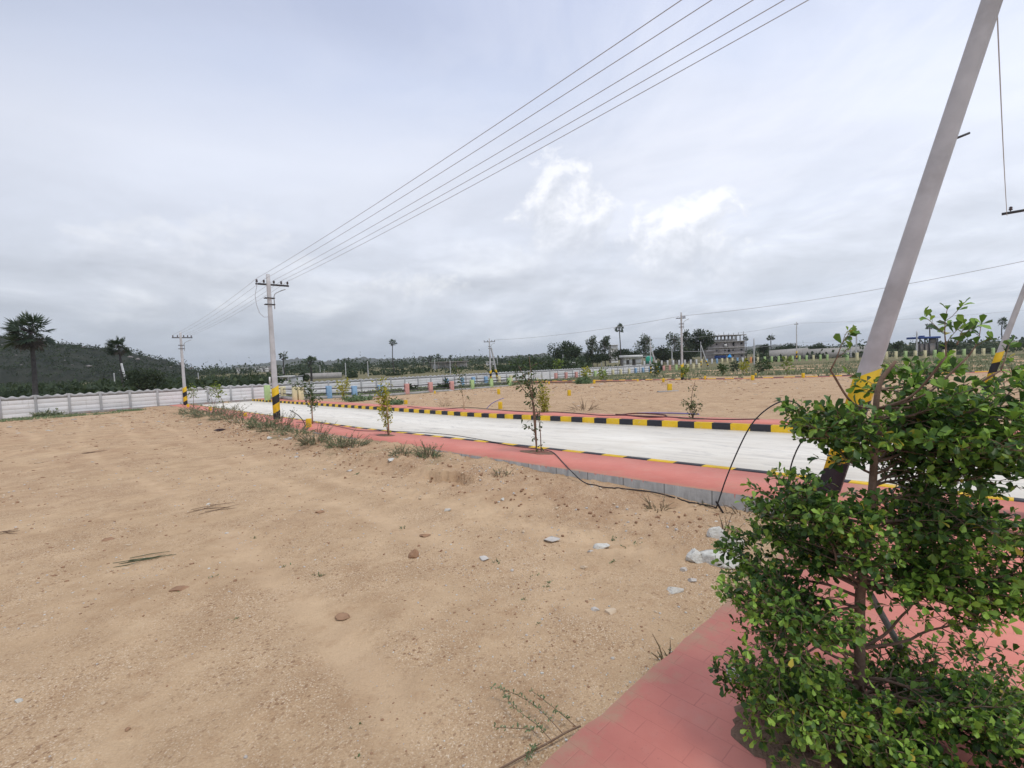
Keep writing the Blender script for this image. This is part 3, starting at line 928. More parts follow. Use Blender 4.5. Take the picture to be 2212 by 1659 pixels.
def build_wall():
    S = 47.62; T0 = -14.2; BAY = 1.742; NB = 55
    root = thing('compound_wall', 'long white precast wall with a wavy grey top and grey posts', 'wall', W(S, 8, -1.3))
    hgt = lambda t: 1.56 - .003 * max(0, t)
    for i in range(NB + 1):
        t = T0 + i * BAY; z = float(zroad(S, t)) - .02
        mb = MB(); mb.box(W(S, t, z + hgt(t) / 2 - .12), (.15, .16, hgt(t) + .24), (NS, US, ZZ)); mb.build('post', MT['coping'], root, bevel=.012)
        if i == NB: break
        tm = t + BAY / 2; w = BAY - .15; hh = hgt(tm)
        mb = MB(); nc = 4; ch = (hh - .30) / nc
        zs = z - .006 * BAY / 2
        for q in range(nc):
            mb.box(W(S + RNG.normal(0, .004), tm, zs + ch * (q + .5) + (-.1 if q == 0 else 0) / 2), (w, .05, ch - .014 + (.1 if q == 0 else 0)), (NS, US, ZZ))
        mb.a = [np.full(len(x_), abs(RNG.normal(0, .22))) for x_ in mb.a]
        mb.build('panel', MT['panelw'], root, bevel=.006)
        mb = MB(); V = []; n = 24
        for j in range(n + 1):
            f = j / n; x = -w / 2 + w * f
            top = zs + hh - .055 + .055 * math.cos(f * 3 * 2 * math.pi - 0)
            for off in (-.035, .035):
                V.append(W(S + off, tm + x, zs + nc * ch + .004)); V.append(W(S + off, tm + x, top))
        fs = []
        for j in range(n):
            a, b = j * 4, j * 4 + 4
            fs += [(a, b, b + 1, a + 1), (a + 2, a + 3, b + 3, b + 2), (a + 1, b + 1, b + 3, a + 3), (a, a + 2, b + 2, b)]
        fs += [(0, 1, 3, 2), (n * 4, n * 4 + 2, n * 4 + 3, n * 4 + 1)]
        mb.add(V, fs); mb.build('coping', MT['coping'], root)
build_wall()

# ------------------------------------------------------------------ railings with coloured posts
def railing(label, posts, plinth=True, pw=.36, pd=.3, rails=2, post_h=.9, rail_r=.045):
    """posts: list of (xyz base, colour)"""
    c = posts[len(posts) // 2][0]
    root = thing('railing', label, 'railing', c, 'railings with coloured posts')
    for i, (p, col) in enumerate(posts):
        q = posts[min(i + 1, len(posts) - 1)][0] - posts[max(i - 1, 0)][0]; q = q * np.array([1, 1, 0]); q /= np.linalg.norm(q)
        mb = MB(); mb.box(p + ZZ * (post_h / 2 - .15), (pw, pd, post_h + .3), (q, np.cross(ZZ, q), ZZ))
        mb.build('post', MT[col], root, bevel=.015)
    for a, b in zip(posts[:-1], posts[1:]):
        d = b[0] - a[0]; L = np.linalg.norm(d); d /= L
        for k in range(rails):
            z = post_h * (.78 - .42 * k) if rails == 2 else post_h * (.82 - .27 * k)
            mb = MB(); mb.tube([a[0] + d * pw * .48 + ZZ * z, b[0] - d * pw * .48 + ZZ * z], rail_r, 6)
            mb.build('rail', MT['steel'], root)
    if plinth:
        mb = MB()
        for a, b in zip(posts[:-1], posts[1:]):
            d = b[0] - a[0]; L = np.linalg.norm(d); d /= L
            mb.box((a[0] + b[0]) / 2 + ZZ * -.02, (L + .02, .26, .30), (d, np.cross(ZZ, d) / max(1e-6, np.linalg.norm(np.cross(ZZ, d))), np.cross(d, np.cross(ZZ, d))))
        mb.build('plinth', MT['conc'], root)
    return root

def line_posts(items, s, zoff=0.0):
    out = []
    for px, col in items:
        p = onS(px, 820, s); z = float(zroad(s, ST(p[0], p[1])[1])) + .13 + zoff
        out.append((np.array([p[0], p[1], z]), col))
    return out
def fit_row(px, py, s, zt):
    return
rowA = []
for px, yb, col in ((650, 861, 'cream'), (711, 858, 'blue'), (766, 857, 'blue'), (822, 854, 'blue'), (879, 850.5, 'pink'), (930, 846.5, 'pink'), (976, 843.5, 'pink'),
                    (1020, 840, 'green'), (1061, 836.5, 'green'), (1100, 834, 'green')):
    rowA.append((onS(px, yb, 38.2), col))
railing('nearest park railing, its posts blue, then pink, then light green', rowA, pw=.40, post_h=.92)
rowG = [(onS(px, yb, 42.5 if px < 630 else 38.2), col) for px, yb, col in ((578, 857, 'green'), (612, 859, 'cream'), (637, 862, 'cream'))]
railing('short railing at the park corner with a green and two pale yellow posts', rowG, pw=.42, post_h=.95)
rowB = [(onS(px, yb, 44.6), col) for px, yb, col in ((965, 835, 'blue'), (999, 832, 'blue'), (1023, 830.5, 'blue'), (1050, 829, 'blue'), (1078, 827.5, 'cream'), (1104, 826, 'cream'))]
railing('railing with blue posts close in front of the white wall', rowB, pw=.40, post_h=.9)
rowC = [(onS(px, yb, 45.2), col) for px, yb, col in ((1201, 820, 'pink'), (1223, 818.5, 'pink'), (1245, 817, 'pink'), (1266, 815.5, 'green'), (1286, 814, 'green'), (1305.5, 812.5, 'green'),
        (1324, 811, 'cream'), (1341, 810, 'cream'), (1359, 808.5, 'cream'), (1373.5, 807, 'blue'), (1389, 805.5, 'blue'), (1404, 804.5, 'blue'))]
railing('long railing along the wall with pink, green, pale yellow and blue posts', rowC, pw=.42, post_h=.95, plinth=False)
rowD = [(atD(px, yb, 92), col) for px, yb, col in ((1410, 802, 'blue'), (1423, 801, 'blue'), (1434, 800.5, 'pink'), (1447, 799.5, 'pink'), (1461, 798.5, 'green'), (1474, 797.5, 'green'), (1486, 797, 'cream'), (1498, 796, 'cream'), (1510, 795, 'cream'))]
railing('railing between the two propped poles, with pink and pale yellow posts', rowD, pw=.42, post_h=.95, plinth=False)
rowE = [(atD(1392 + 12.5 * k, 788 - .42 * k, 128), 'white') for k in range(10)]
railing('low white railing before the dark trees left of the unfinished building', rowE, pw=.4, post_h=1.0, rails=3, plinth=False, rail_r=.06)
rowF = [(atD(1516 + 11 * k, 784 - .42 * k, 128), ('cream', 'blue', 'white', 'blue', 'cream', 'cream')[k % 6]) for k in range(9)]
railing('railing with pale blue posts in front of the unfinished building', rowF, pw=.45, post_h=1.05, rails=3, plinth=False, rail_r=.06)
rowH = [(atD(1622 + 15 * k, 781 - .5 * k, 105), 'orange' if k < 1 else ('cream' if k % 4 == 1 else 'green')) for k in range(12)]
railing('railing with light green posts right of the unfinished building', rowH, pw=.42, post_h=1.0, rails=3, plinth=False, rail_r=.05)
rowI = [(atD(1830 + 21 * k, 775 - .7 * k, 80), 'cream' if k % 3 else 'green') for k in range(17)]
railing('railing with pale posts behind the tree toward the right edge', rowI, pw=.42, post_h=1.0, rails=3, plinth=False, rail_r=.04)

# ------------------------------------------------------------------ yellow plot markers
MARK = [ # px, ytop, ybottom, t (None: on soil), label
 (667, 904, 922.5, 6.0, 'yellow marker stump on the near footpath beside the curved rod'),
 (530, 892, 900.5, 6.0, 'yellow marker stump on the near footpath, half hidden by weeds'),
 (454, 875.5, 884, 6.0, 'yellow marker stump on the near footpath close to the wall pole'),
 (406.5, 872.5, 879, 6.0, 'smallest yellow marker stump, at the foot of the wall pole'),
 (748.5, 857.5, 867, 14.2, 'yellow marker stump behind the far footpath by the blue posts'),
 (877, 864, 876, 13.7, 'yellow marker stump behind the far footpath, left of the bent violet pipe'),
 (1081, 868, 883, 13.7, 'yellow marker stump behind the far footpath, beside the bent violet pipe'),
 (939.5, 844, 850.5, None, 'small yellow marker stump at the concrete base of the pink railing posts'),
 (1077.5, 840, 851.5, None, 'yellow marker stump in the bare plot below the green railing posts'),
 (1229.5, 842.5, 855, None, 'yellow marker stump in the middle of the bare plot'),
 (1446.6, 829, 845.5, None, 'yellow marker stump with a plank at its foot, below the banded pole'),
 (1283.6, 820.5, 829, None, 'yellow marker stump on the left of the second street kerb'),
 (1433, 817, 826, None, 'yellow marker stump just left of the banded pole'),
 (1262, 817, 823, None, 'yellow marker stump in the rough grass, next to the grey green weed'),
 (1377.7, 818.5, 824, None, 'yellow marker stump in the rough grass behind the second kerb'),
 (1522.6, 812, 820, None, 'yellow marker stump right of the banded pole'),
 (1625.8, 810.5, 821, None, 'yellow marker stump on the second kerb, right part'),
 (1632.5, 806, 812, None, 'yellow marker stump a little behind the right one on the second kerb'),
 (1735, 806, 816, None, 'yellow marker stump next to the left edge of the tree leaves'),
 (1186, 824, 830, None, 'tiny yellow marker stump at the left end of the second kerb'),
]
for px, yt, yb, tt, lab in MARK:
    p = onT(px, yb, tt) if tt else onG(px, yb)
    if tt: p[2] = min(p[2], PT(*ST(p[0], p[1])))
    d = p[1]; h = (yb - yt) * d / F; w = max(.14, min(.24, h * .55))
    mb = MB(); a = RNG.uniform(-.3, .3)
    axm = np.array([[math.cos(a), math.sin(a), 0], [-math.sin(a), math.cos(a), 0], [RNG.normal(0, .03), 0, 1]])
    mb.box(p + ZZ * (h / 2 - .1), (w, w * .8, h + .2), axm, taper=.96)
    o = mb.build('marker_stump', MT['yellow'], None, bevel=.012)
    o.data.transform(Matrix.Translation(Vector(tuple(-p)))); o.location = p
    tag(o, lab, 'marker stump', 'yellow plot markers')
p = onG(1443, 846.5)
mb = MB(); mb.box(p + ZZ * .03, (1.15, .3, .06), np.array([[.995, .1, 0], [-.1, .995, 0], [0, 0, 1]]))
tag(mb.build('plank', MT['conc'], None, bevel=.01), 'short grey plank lying at a yellow stump in the bare plot', 'plank')

# ------------------------------------------------------------------ hoses
def smooth_path(pts, n=8):
    pts = np.asarray(pts, float); out = []
    P = np.vstack([2 * pts[0] - pts[1], pts, 2 * pts[-1] - pts[-2]])
    for i in range(1, len(P) - 2):
        for k in range(n):
            f = k / n
            a, b, c, d = P[i - 1], P[i], P[i + 1], P[i + 2]
            out.append(.5 * (2 * b + (c - a) * f + (2 * a - 5 * b + 4 * c - d) * f * f + (3 * b - a - 3 * c + d) * f ** 3))
    out.append(pts[-1]); return np.array(out)

def on_path(px, py, t_guess, dz=.014):
    v = ray(px, py); k = 1.0
    while k < 120:
        q = v * k; s, t = ST(q[0], q[1])
        if q[2] + H < PT(s, t) + dz: break
        k *= 1.002
    s, t = ST(q[0], q[1]); return np.array([q[0], q[1], PT(s, t) + dz])

def hose(label, pts, r, mat, cat='hose'):
    q = smooth_path(pts)
    for i in range(len(q)):
        s, t = ST(q[i][0], q[i][1]); z = lot_z(s, t)
        if t < 5.6 and q[i][2] < z + .25 and cat == 'hose' and len(pts) > 4: q[i][2] = max(q[i][2], z + r * .9)
    mb = MB(); mb.tube(q, r, 7)
    return tag(mb.build('hose', MT[mat], None, smooth=True), label, cat, 'hoses and pipes lying about')

edge = on_path(1194, 975, 6)
pts = [on_path(x, y, 6) for x, y in ((640, 912), (690, 914), (735, 922), (775, 930), (830, 931), (900, 934), (970, 939), (1040, 950), (1100, 962), (1160, 970), (1192, 976), (1215, 998), (1236, 1020))]
e = [onL(x, y) + ZZ * .015 for x, y in ((1262, 1044), (1300, 1054), (1345, 1058), (1400, 1056), (1440, 1062), (1490, 1068), (1530, 1076), (1546, 1083))]
hose('long black hose running along the near footpath and down onto the sand', pts + e, .0085, 'hose')
a = onL(1547, 1080)
arch = [a + ZZ * .01] + [atD(x, y, d) for x, y, d in ((1570, 1030, a[1] - .02), (1600, 960, a[1] - .05), (1625, 915, a[1] - .1), (1655, 885, a[1] - .16), (1690, 867, a[1] - .22), (1722, 872, a[1] - .27), (1745, 905, a[1] - .3), (1738, 940, a[1] - .3), (1720, 975, a[1] - .28), (1708, 1010, a[1] - .22), (1700, 1060, a[1] - .2))]
hose('arched black hose rising out of the ground at the plot corner beside the tree', arch, .0078, 'hose')
pts = [on_path(x, y, 12.6) for x, y in ((880, 878), (940, 884), (990, 881), (1010, 880), (1060, 884), (1130, 889), (1200, 890), (1260, 894), (1300, 897), (1350, 897), (1400, 899), (1450, 901), (1500, 904), (1570, 906), (1640, 905))]
hose('thin dark hose along the far footpath', pts, .013, 'hose')
pts = [on_path(x, y, 12.6) for x, y in ((1340, 896), (1370, 893), (1400, 893.5), (1425, 895), (1440, 898), (1432, 901), (1400, 901.5), (1370, 899), (1345, 896), (1330, 895))]
hose('dull red hose coiled on the far footpath', pts, .020, 'redhose')
pts = [on_path(x, y, 13) for x, y in ((1375, 892.5), (1420, 892), (1470, 893), (1510, 895))]
hose('violet pipe lying straight on the far footpath', pts, .02, 'blueh', 'pipe')
a = onT(1050, 884, 13.4)
hose('bent violet pipe sticking up by the yellow stump on the far footpath', [a, atD(1062, 872, a[1]), atD(1075, 865, a[1]), atD(1088, 860, a[1])], .016, 'blueh', 'pipe')
a = onT(660, 921, 5.9)
hose('curved dark rod rising beside the yellow stump on the near footpath', [a, atD(654, 908, a[1]), atD(643, 896, a[1]), atD(626, 886, a[1])], .014, 'hose', 'rod')
a = onL(1562, 1108)
hose('short piece of black hose poking out at the granite pile', [a, atD(1552, 1092, a[1]), atD(1547, 1083, a[1])], .012, 'hose')

# ------------------------------------------------------------------ foliage tools
LEAF_F = [(0, 6, 1), (0, 2, 6), (1, 6, 7, 3), (6, 2, 4, 7), (3, 7, 5), (7, 4, 5)]
def unit(v):
    v = np.asarray(v, float); return v / (np.linalg.norm(v, axis=-1, keepdims=True) + 1e-12)

def leaves8(mb, P, D, Nn, L, Wd, att, mi=0, curl=.12, fold=.18):
    """obovate leaves with a fold along the midrib; arrays of base, direction, normal, length, width"""
    P, D = np.asarray(P, float), unit(D)
    Nn = np.asarray(Nn, float); Nn = unit(Nn - D * np.sum(Nn * D, -1, keepdims=True))
    S = np.cross(D, Nn); L = np.asarray(L)[:, None]; Wd = np.asarray(Wd)[:, None]
    def at(x, y, z): return P + D * L * x + S * Wd * y + Nn * L * z
    V = np.stack([P, at(.48, .34, fold * .35), at(.48, -.34, fold * .35), at(.80, .46, fold * .4 - curl * .5), at(.80, -.46, fold * .4 - curl * .5),
                  at(1.0, 0, -curl), at(.48, 0, 0), at(.80, 0, -curl * .55)], 1)
    mb.addmany(V, LEAF_F, mi, att)

def quads(mb, P, D, Nn, L, Wd, att, mi=0):
    """simple diamond leaves for things farther off"""
    P, D = np.asarray(P, float), unit(D)
    Nn = np.asarray(Nn, float); S = unit(np.cross(D, Nn)); L = np.asarray(L)[:, None]; Wd = np.asarray(Wd)[:, None]
    V = np.stack([P, P + D * L * .5 + S * Wd * .5, P + D * L, P + D * L * .5 - S * Wd * .5], 1)
    mb.addmany(V, [(0, 1, 2, 3)], mi, att)

def rdir(n, rng=RNG):
    return unit(rng.normal(size=(n, 3)))

# ------------------------------------------------------------------ the green tree in front
def hero_tree():
    rg = np.random.default_rng(21)
    tp = [(1862, 1645, 1.84), (1857, 1500, 1.845), (1857, 1400, 1.85), (1858, 1290, 1.85), (1866, 1215, 1.85), (1878, 1130, 1.84), (1888, 1000, 1.83), (1891, 900, 1.82), (1900, 830, 1.81), (1935, 780, 1.79)]
    P = [atD(*q) for q in tp]; P[0][2] = -.02
    base = P[0].copy(); base[2] = 0.0
    root = thing('young_tree', 'leafy green young tree with tiered branches standing in the red pavement', 'tree', base)
    path = smooth_path(P, 5)
    f = np.linspace(0, 1, len(path))
    rad = .0175 * (1 - f) ** .7 + .0055 + .010 * np.exp(-f * 22)
    mb = MB(); mb.tube(path, rad, 10); mb.build('trunk', MT['bark'], root, smooth=True)
    def on_trunk(z):
        i = int(np.argmin(abs(path[:, 2] - z))); return path[i]
    tw, lp = MB(), dict(P=[], D=[], N=[], L=[], W=[], A=[])
    ctr = path[len(path) // 2]
    def rosette(p, d, size, n, tip):
        for _ in range(n):
            o = unit(rg.normal(size=3)); o = o - d * np.dot(o, d)
            dd = unit(d * rg.uniform(.15, .9) + unit(o) * 1.0 + ZZ * .25)
            lp['P'].append(p + d * rg.normal(0, .006)); lp['D'].append(dd)
            lp['N'].append(unit(ZZ * 1.0 + rg.normal(size=3) * .55 + dd * -.2))
            L = size * rg.uniform(.45, 1.22); lp['L'].append(L); lp['W'].append(L * rg.uniform(.52, .70))
            lp['A'].append(np.clip(rg.normal(.40, .20) + tone_[0] + (.27 if tip else 0) + .10 * tip * rg.random(), 0, 1))
            if rg.random() < .012: lp['A'][-1] = 1.15
    tone_ = [0.0]; dens = [4]; onset = [.14]; base_tone = [0.0]
    def twig(p0, d0, L, r, depth, size, rise):
        if depth == 1: tone_[0] = base_tone[0] + rg.normal(0, .12)
        nseg = max(3, int(L / .035))
        pts = [p0]; d = unit(d0)
        for i in range(nseg):
            d = unit(d + rg.normal(size=3) * .13 + ZZ * rise * .12)
            pts.append(pts[-1] + d * L / nseg)
        pts = np.array(pts)
        rr = r * (1 - .75 * np.linspace(0, 1, len(pts)))
        tw.tube(pts, np.maximum(rr, .0010), 5 if depth else 6)
        for i in range(1, len(pts)):
            fr = i / (len(pts) - 1); dd = unit(pts[i] - pts[i - 1])
            tip = i == len(pts) - 1
            if depth >= 1 or fr > .35 + .5 * onset[0]:
                rosette(pts[i], dd, size * (1 - .22 * fr), int(rg.integers(4, 7)) if tip else int(rg.integers(1, dens[0])), 1 if tip else 0)
            if depth < 2 and fr > (onset[0] if depth == 0 else .2) and not tip:
                for _k in range(2 if depth == 0 else (1 if rg.random() < .6 else 0)):
                    side = np.cross(dd, ZZ); side = unit(side) * (1 if (i + _k) % 2 else -1)
                    nd = unit(dd * rg.uniform(.35, .8) + side * rg.uniform(.5, 1.0) + ZZ * rg.uniform(-.15, .35))
                    nl = (L * rg.uniform(.26, .50) * (1.05 - .5 * fr)) if depth == 0 else L * rg.uniform(.3, .55)
                    twig(pts[i], nd, max(.06, nl), r * (1 - .6 * fr) * .55, depth + 1, size, rise)
    def branch(z, azd, L, up=.45, r=.012, size=.045, rise=.25):
        a = math.radians(azd)
        d = np.array([math.sin(a), math.cos(a), up])
        twig(on_trunk(z), d, L, r, 0, size, rise)
    # azimuth 0 = away from the viewer, 90 = to the right, 180 = toward the viewer
    T = [ # height, (azimuth, length) list, upward pitch, leaf size, curl up, tone, where leaves begin
        (.12, [(-105, .50), (-60, .46), (-150, .44), (62, .52), (105, .64), (150, .50), (-80, .46), (128, .54), (178, .40)], .12, .039, .05, .02, .14),
        (.22, [(-98, .54), (-70, .50), (-135, .52), (-115, .50), (165, .42), (-165, .38)], .14, .038, .05, .16, .16),
        (.22, [(95, .66), (125, .60), (72, .52), (110, .62), (145, .46)], .02, .037, .06, .14, .2),
        (.34, [(-94, .60), (-116, .58), (-72, .50)], .34, .036, .06, .0, .42),
        (.44, [(-95, .62), (-122, .56)], .40, .036, .06, .06, .55),
        (.40, [(86, .50), (112, .52)], .16, .036, .16, .0, .55),
        (.62, [(-94, .60), (-72, .52), (-120, .54), (-108, .56), (20, .34), (-25, .36), (-84, .50)], .42, .038, .03, .02, .2),
        (.66, [(78, .56), (100, .66), (122, .56), (88, .60), (140, .40), (110, .60)], .22, .039, .03, .16, .12),
        (.74, [(-100, .54), (-68, .46), (-130, .40)], .36, .038, .05, -.02, .16),
        (.88, [(-104, .44), (-64, .36), (88, .58), (118, .50), (66, .54)], .30, .040, .06, -.08, .1),
        (1.00, [(-92, .42), (96, .58), (70, .48), (-112, .36)], .34, .041, .06, -.06, .1),
        (1.10, [(-96, .42), (76, .54), (104, .58)], .38, .043, .05, -.05, .08),
        (1.18, [(-98, .38), (84, .56), (110, .50), (62, .44)], .26, .045, .04, -.04, .06),
        (1.27, [(-108, .30), (96, .54), (70, .46), (124, .42)], .16, .047, .02, .02, .05),
        (1.35, [(-88, .27), (100, .48), (78, .40), (134, .30)], .03, .048, .01, .05, .04),
    ]
    for z, lst, up, size, rise, tn, ons in T:
        dens[0] = 4 if z < .8 else 3
        onset[0] = ons
        for a, L in lst:
            base_tone[0] = tn
            branch(z + rg.normal(0, .02 if z < .9 else .045), a + rg.normal(0, 7), L * rg.uniform(.9, 1.08), up + rg.normal(0, .06), .0068 if z < .9 else .0055, size, rise)
    onset[0] = .1; base_tone[0] = .05
    # upright sprigs at the top
    for px, py0, py1, dd in ((2062, 770, 668, 1.62), (2110, 770, 695, 1.66), (1812, 800, 715, 1.6), (2085, 745, 700, 1.64), (2180, 800, 742, 1.6)):
        a, b = atD(px - 18, py0, dd), atD(px, py1, dd)
        twig(a, b - a, np.linalg.norm(b - a), .0028, 1, .046, .1)
    a = on_trunk(1.38)
    for px, py, dd in ((2044, 770, 1.62), (1794, 800, 1.60), (2092, 770, 1.66), (2162, 800, 1.6)):
        e_ = atD(px, py, dd); tw.tube(smooth_path([a, (a * .45 + e_ * .55) - ZZ * .05, e_], 5), [.0048] * 5 + [.004] * 5 + [.003], 6)
    tw.build('branches', MT['bark'], root, smooth=True)
    cr = MB()
    leaves8(cr, np.array(lp['P']), np.array(lp['D']), np.array(lp['N']), np.array(lp['L']), np.array(lp['W']), np.array(lp['A']))
    o = cr.build('crown', MT['leaf_h'], root)
    print('hero leaves', len(lp['P']))
    return base
HB = hero_tree()
hs, ht = ST(HB[0], HB[1])
soil_patch('planting_soil', (hs + .10, ht - .05), .36, .40, PT, MT['soil'], 'dark rough soil patch around the foot of the green tree', .035, 3.1)
for i, (ds, dt, sz, fl, lab) in enumerate(((.40, .02, .06, .6, 'whitish rubble lump on the left rim of the soil patch under the green tree'), (.30, .18, .05, .6, 'grey rubble lump at the back of the soil patch under the green tree'),
        (-.10, -.18, .075, .6, 'larger pale rubble lump at the foot of the green tree trunk'), (-.22, -.05, .06, .6, 'pale rubble lump right of the green tree trunk'), (-.05, -.30, .05, .5, 'pale chip in front of the green tree trunk'))):
    p = W(hs + .1 + ds, ht + dt, PT(hs, ht) + .008); mb = MB(); rock_mesh(mb, p, sz, 400 + i, 0, 3, fl)
    o = mb.build('rock', MT['rockw'] if i % 2 == 0 else MT['rockg']); o.data.transform(Matrix.Translation(Vector(tuple(-p)))); o.location = p
    tag(o, lab, 'rock', 'rubble under the green tree')
# grey support pipe behind the trunk
mb = MB(); a = on_path(1985, 1470, 3); b = atD(1895, 1310, 1.95)
mb.tube([a, b + (b - a) * .15], .013, 8)
tag(mb.build('support_pipe', MT['darkconc'], None, smooth=True), 'dark grey pipe leaning against the trunk of the green tree', 'pipe')

# ------------------------------------------------------------------ saplings along the footpaths
def sapling(name, lab, base, stems, mat, nleaf, lsize, spread, prof, stake=False, r=.012, seed=1, wr=.5, bark='twig', droop=.0):
    """stems: list of lists of points; leaves spread round them following the profile (fraction up -> density)"""
    rg = np.random.default_rng(seed)
    root = thing(name, lab, 'sapling', base, 'saplings planted along the streets')
    sm_ = [smooth_path(np.asarray(s_), 6) for s_ in stems]
    mb = MB()
    for q in sm_: mb.tube(q, r * (1 - .6 * np.linspace(0, 1, len(q))), 6)
    P, D = [], []
    tot = 0
    fx = np.array([p[0] for p in prof]); fy = np.array([p[1] for p in prof])
    zs0 = base[2]; ht_ = max(q[:, 2].max() for q in sm_) - zs0
    while len(P) < nleaf and tot < nleaf * 60:
        tot += 1
        q = sm_[rg.integers(len(sm_))]; c = q[rg.integers(len(q))]
        fr = (c[2] - zs0) / ht_
        w = np.interp(fr, fx, fy)
        if rg.random() > w: continue
        d = unit(rg.normal(size=3) * np.array([1, 1, .5]) + ZZ * .3)
        off = spread * w * rg.random() ** .6
        p = c + d * off
        if off > .06 and rg.random() < .25: mb.tube([c, (c + p) / 2 + ZZ * .01, p], .0035, 4)
        for _ in range(3):
            P.append(p + rg.normal(size=3) * lsize * .35); D.append(unit(d + rg.normal(size=3) * .7 - ZZ * droop))
    mb.build('stem', MT[bark], root, smooth=True)
    if stake:
        m2 = MB(); m2.tube([base + np.array([.04, -.03, -.1]), base + np.array([.02, -.03, ht_ * .72])], .017, 6); m2.build('stake', MT['tan_stem'], root)
    n = len(P); P = np.array(P); D = np.array(D)
    cr = MB()
    L = lsize * rg.uniform(.6, 1.2, n)
    leaves8(cr, P, D, unit(rg.normal(size=(n, 3)) + ZZ * .8), L, L * wr, np.clip(rg.normal(.5, .22, n), 0, 1))
    cr.build('crown', MT[mat], root)
    return root

def line_up(base, *pix):
    return [base] + [atD(x, y, base[1]) for x, y in pix]
def pbase(px, py, t=None):
    p = onT(px, py, t) if t else onG(px, py)
    if t: p[2] = min(p[2] + .0, PT(*ST(p[0], p[1])))
    return p

b = pbase(838, 932, 6.3)
sapling('croton_sapling', 'narrow yellow green sapling with a stake on the near footpath', b, [line_up(b, (836, 900), (827, 860), (822, 826)), line_up(b, (830, 890), (826, 850))], 'leaf_y', 620, .085, .18,
        [(0, 0), (.18, .25), (.3, .75), (.6, .7), (.75, .8), (.9, 1.3), (1, 1.0)], True, seed=2)
b = pbase(1159, 970, 6.45)
sapling('thin_sapling', 'thin two stemmed sapling with sparse dark leaves on the near footpath', b, [line_up(b, (1154, 900), (1150, 840), (1143, 770)), line_up(b, (1153, 905), (1148, 850), (1140, 800)),
        line_up(b + np.array([.09, .02, 0]), (1166, 920), (1158, 880)), line_up(b, (1154, 880), (1130, 840), (1108, 810)), line_up(b, (1154, 880), (1140, 830), (1120, 790)), line_up(b, (1158, 940), (1145, 925), (1128, 920))], 'leaf_d', 330, .09, .22,
        [(0, .03), (.2, .10), (.3, .10), (.5, .35), (.72, .9), (.85, .85), (1, .6)], False, .013, seed=3, wr=.42, droop=.5)
b = pbase(674, 907, 6.5)
sapling('spreading_sapling', 'dark leaved sapling right of the tall pole on the near footpath', b, [line_up(b, (673, 880), (672, 850), (668, 826)), line_up(b, (673, 870), (655, 842), (636, 828)), line_up(b, (674, 880), (682, 862))], 'leaf_d', 300, .13, .25,
        [(0, 0), (.35, .04), (.45, .5), (.6, .75), (.8, .55), (1, .8)], True, .014, seed=4, wr=.42)
b = pbase(484, 888, 6.2)
sapling('leaning_sapling', 'leaning thin sapling with a yellow top near the street end', b, [line_up(b, (480, 865), (470, 850), (462, 832)), ], 'leaf_g', 130, .15, .3, [(0, 0), (.5, .05), (.7, .8), (1, 1)], False, .016, seed=5)
b = pbase(461, 884, 6.2)
sapling('leaning_sapling', 'sparse grey green sapling left of the leaning yellow topped one', b, [line_up(b, (458, 865), (450, 845), (441, 832)), line_up(b, (464, 868), (472, 852))], 'leaf_d', 70, .13, .25, [(0, 0), (.4, .2), (1, .8)], False, .013, seed=6)
b = pbase(418, 874, 6.4)
sapling('small_sapling', 'small yellow green sapling in front of the white wall by the wall pole', b, [line_up(b, (418, 855), (417, 838))], 'leaf_g', 120, .16, .32, [(0, 0), (.4, .05), (.55, .9), (1, .7)], False, .016, seed=7)
b = pbase(1176, 891, 12.9)
sapling('croton_sapling', 'bushy yellow column sapling on the far footpath behind the thin sapling', b, [line_up(b, (1176, 870), (1172, 845), (1170, 820)), line_up(b, (1180, 868), (1178, 845)), line_up(b, (1170, 870), (1168, 850))], 'leaf_y', 720, .085, .20,
        [(0, .3), (.15, .9), (.5, .75), (.8, .8), (1, .8)], False, .014, seed=8)
b = pbase(1497, 905, 12.5)
sapling('thin_sapling', 'small dark leaved sapling in a soil pit on the far footpath', b, [line_up(b, (1494, 880), (1495, 850), (1502, 822)), line_up(b, (1490, 885), (1486, 872)), line_up(b, (1500, 885), (1508, 872))], 'leaf_d', 230, .085, .20,
        [(0, .05), (.2, .5), (.4, .8), (.6, .4), (1, .7)], False, .013, seed=9, wr=.42)
b = pbase(1002, 882, 12.7)
sapling('thin_sapling', 'tall thin sapling leafy only at its tip, on the far footpath', b, [line_up(b, (999, 850), (994, 820), (985, 788)), line_up(b, (1004, 868), (1012, 860))], 'leaf_d', 190, .12, .26, [(0, .02), (.4, .06), (.55, .25), (.7, .9), (1, .9)], False, .013, seed=10, bark='tan_stem', wr=.42)
b = pbase(742, 862, 14.6)
sapling('croton_sapling', 'bright yellow sapling behind the blue railing posts', b, [line_up(b, (742, 845), (738, 828)), line_up(b, (745, 840), (752, 824)), line_up(b, (740, 845), (733, 832))], 'leaf_y', 200, .20, .42, [(0, 0), (.3, .3), (.6, .9), (1, .8)], False, .02, seed=11)
b = pbase(1415, 815)
sapling('dark_sapling', 'dark slim sapling in front of the propped pole at the white shed', b, [line_up(b, (1416, 800), (1414, 785))], 'leaf_d', 170, .34, .6, [(0, .3), (.5, .9), (1, .7)], False, .03, seed=12)
b = atD(1267, 819, 66)
sapling('croton_sapling', 'orange yellow sapling among the green posts of the long railing', b, [line_up(b, (1267, 810), (1268, 800))], 'leaf_y', 150, .4, .75, [(0, .1), (.5, .9), (1, .8)], False, .03, seed=13)
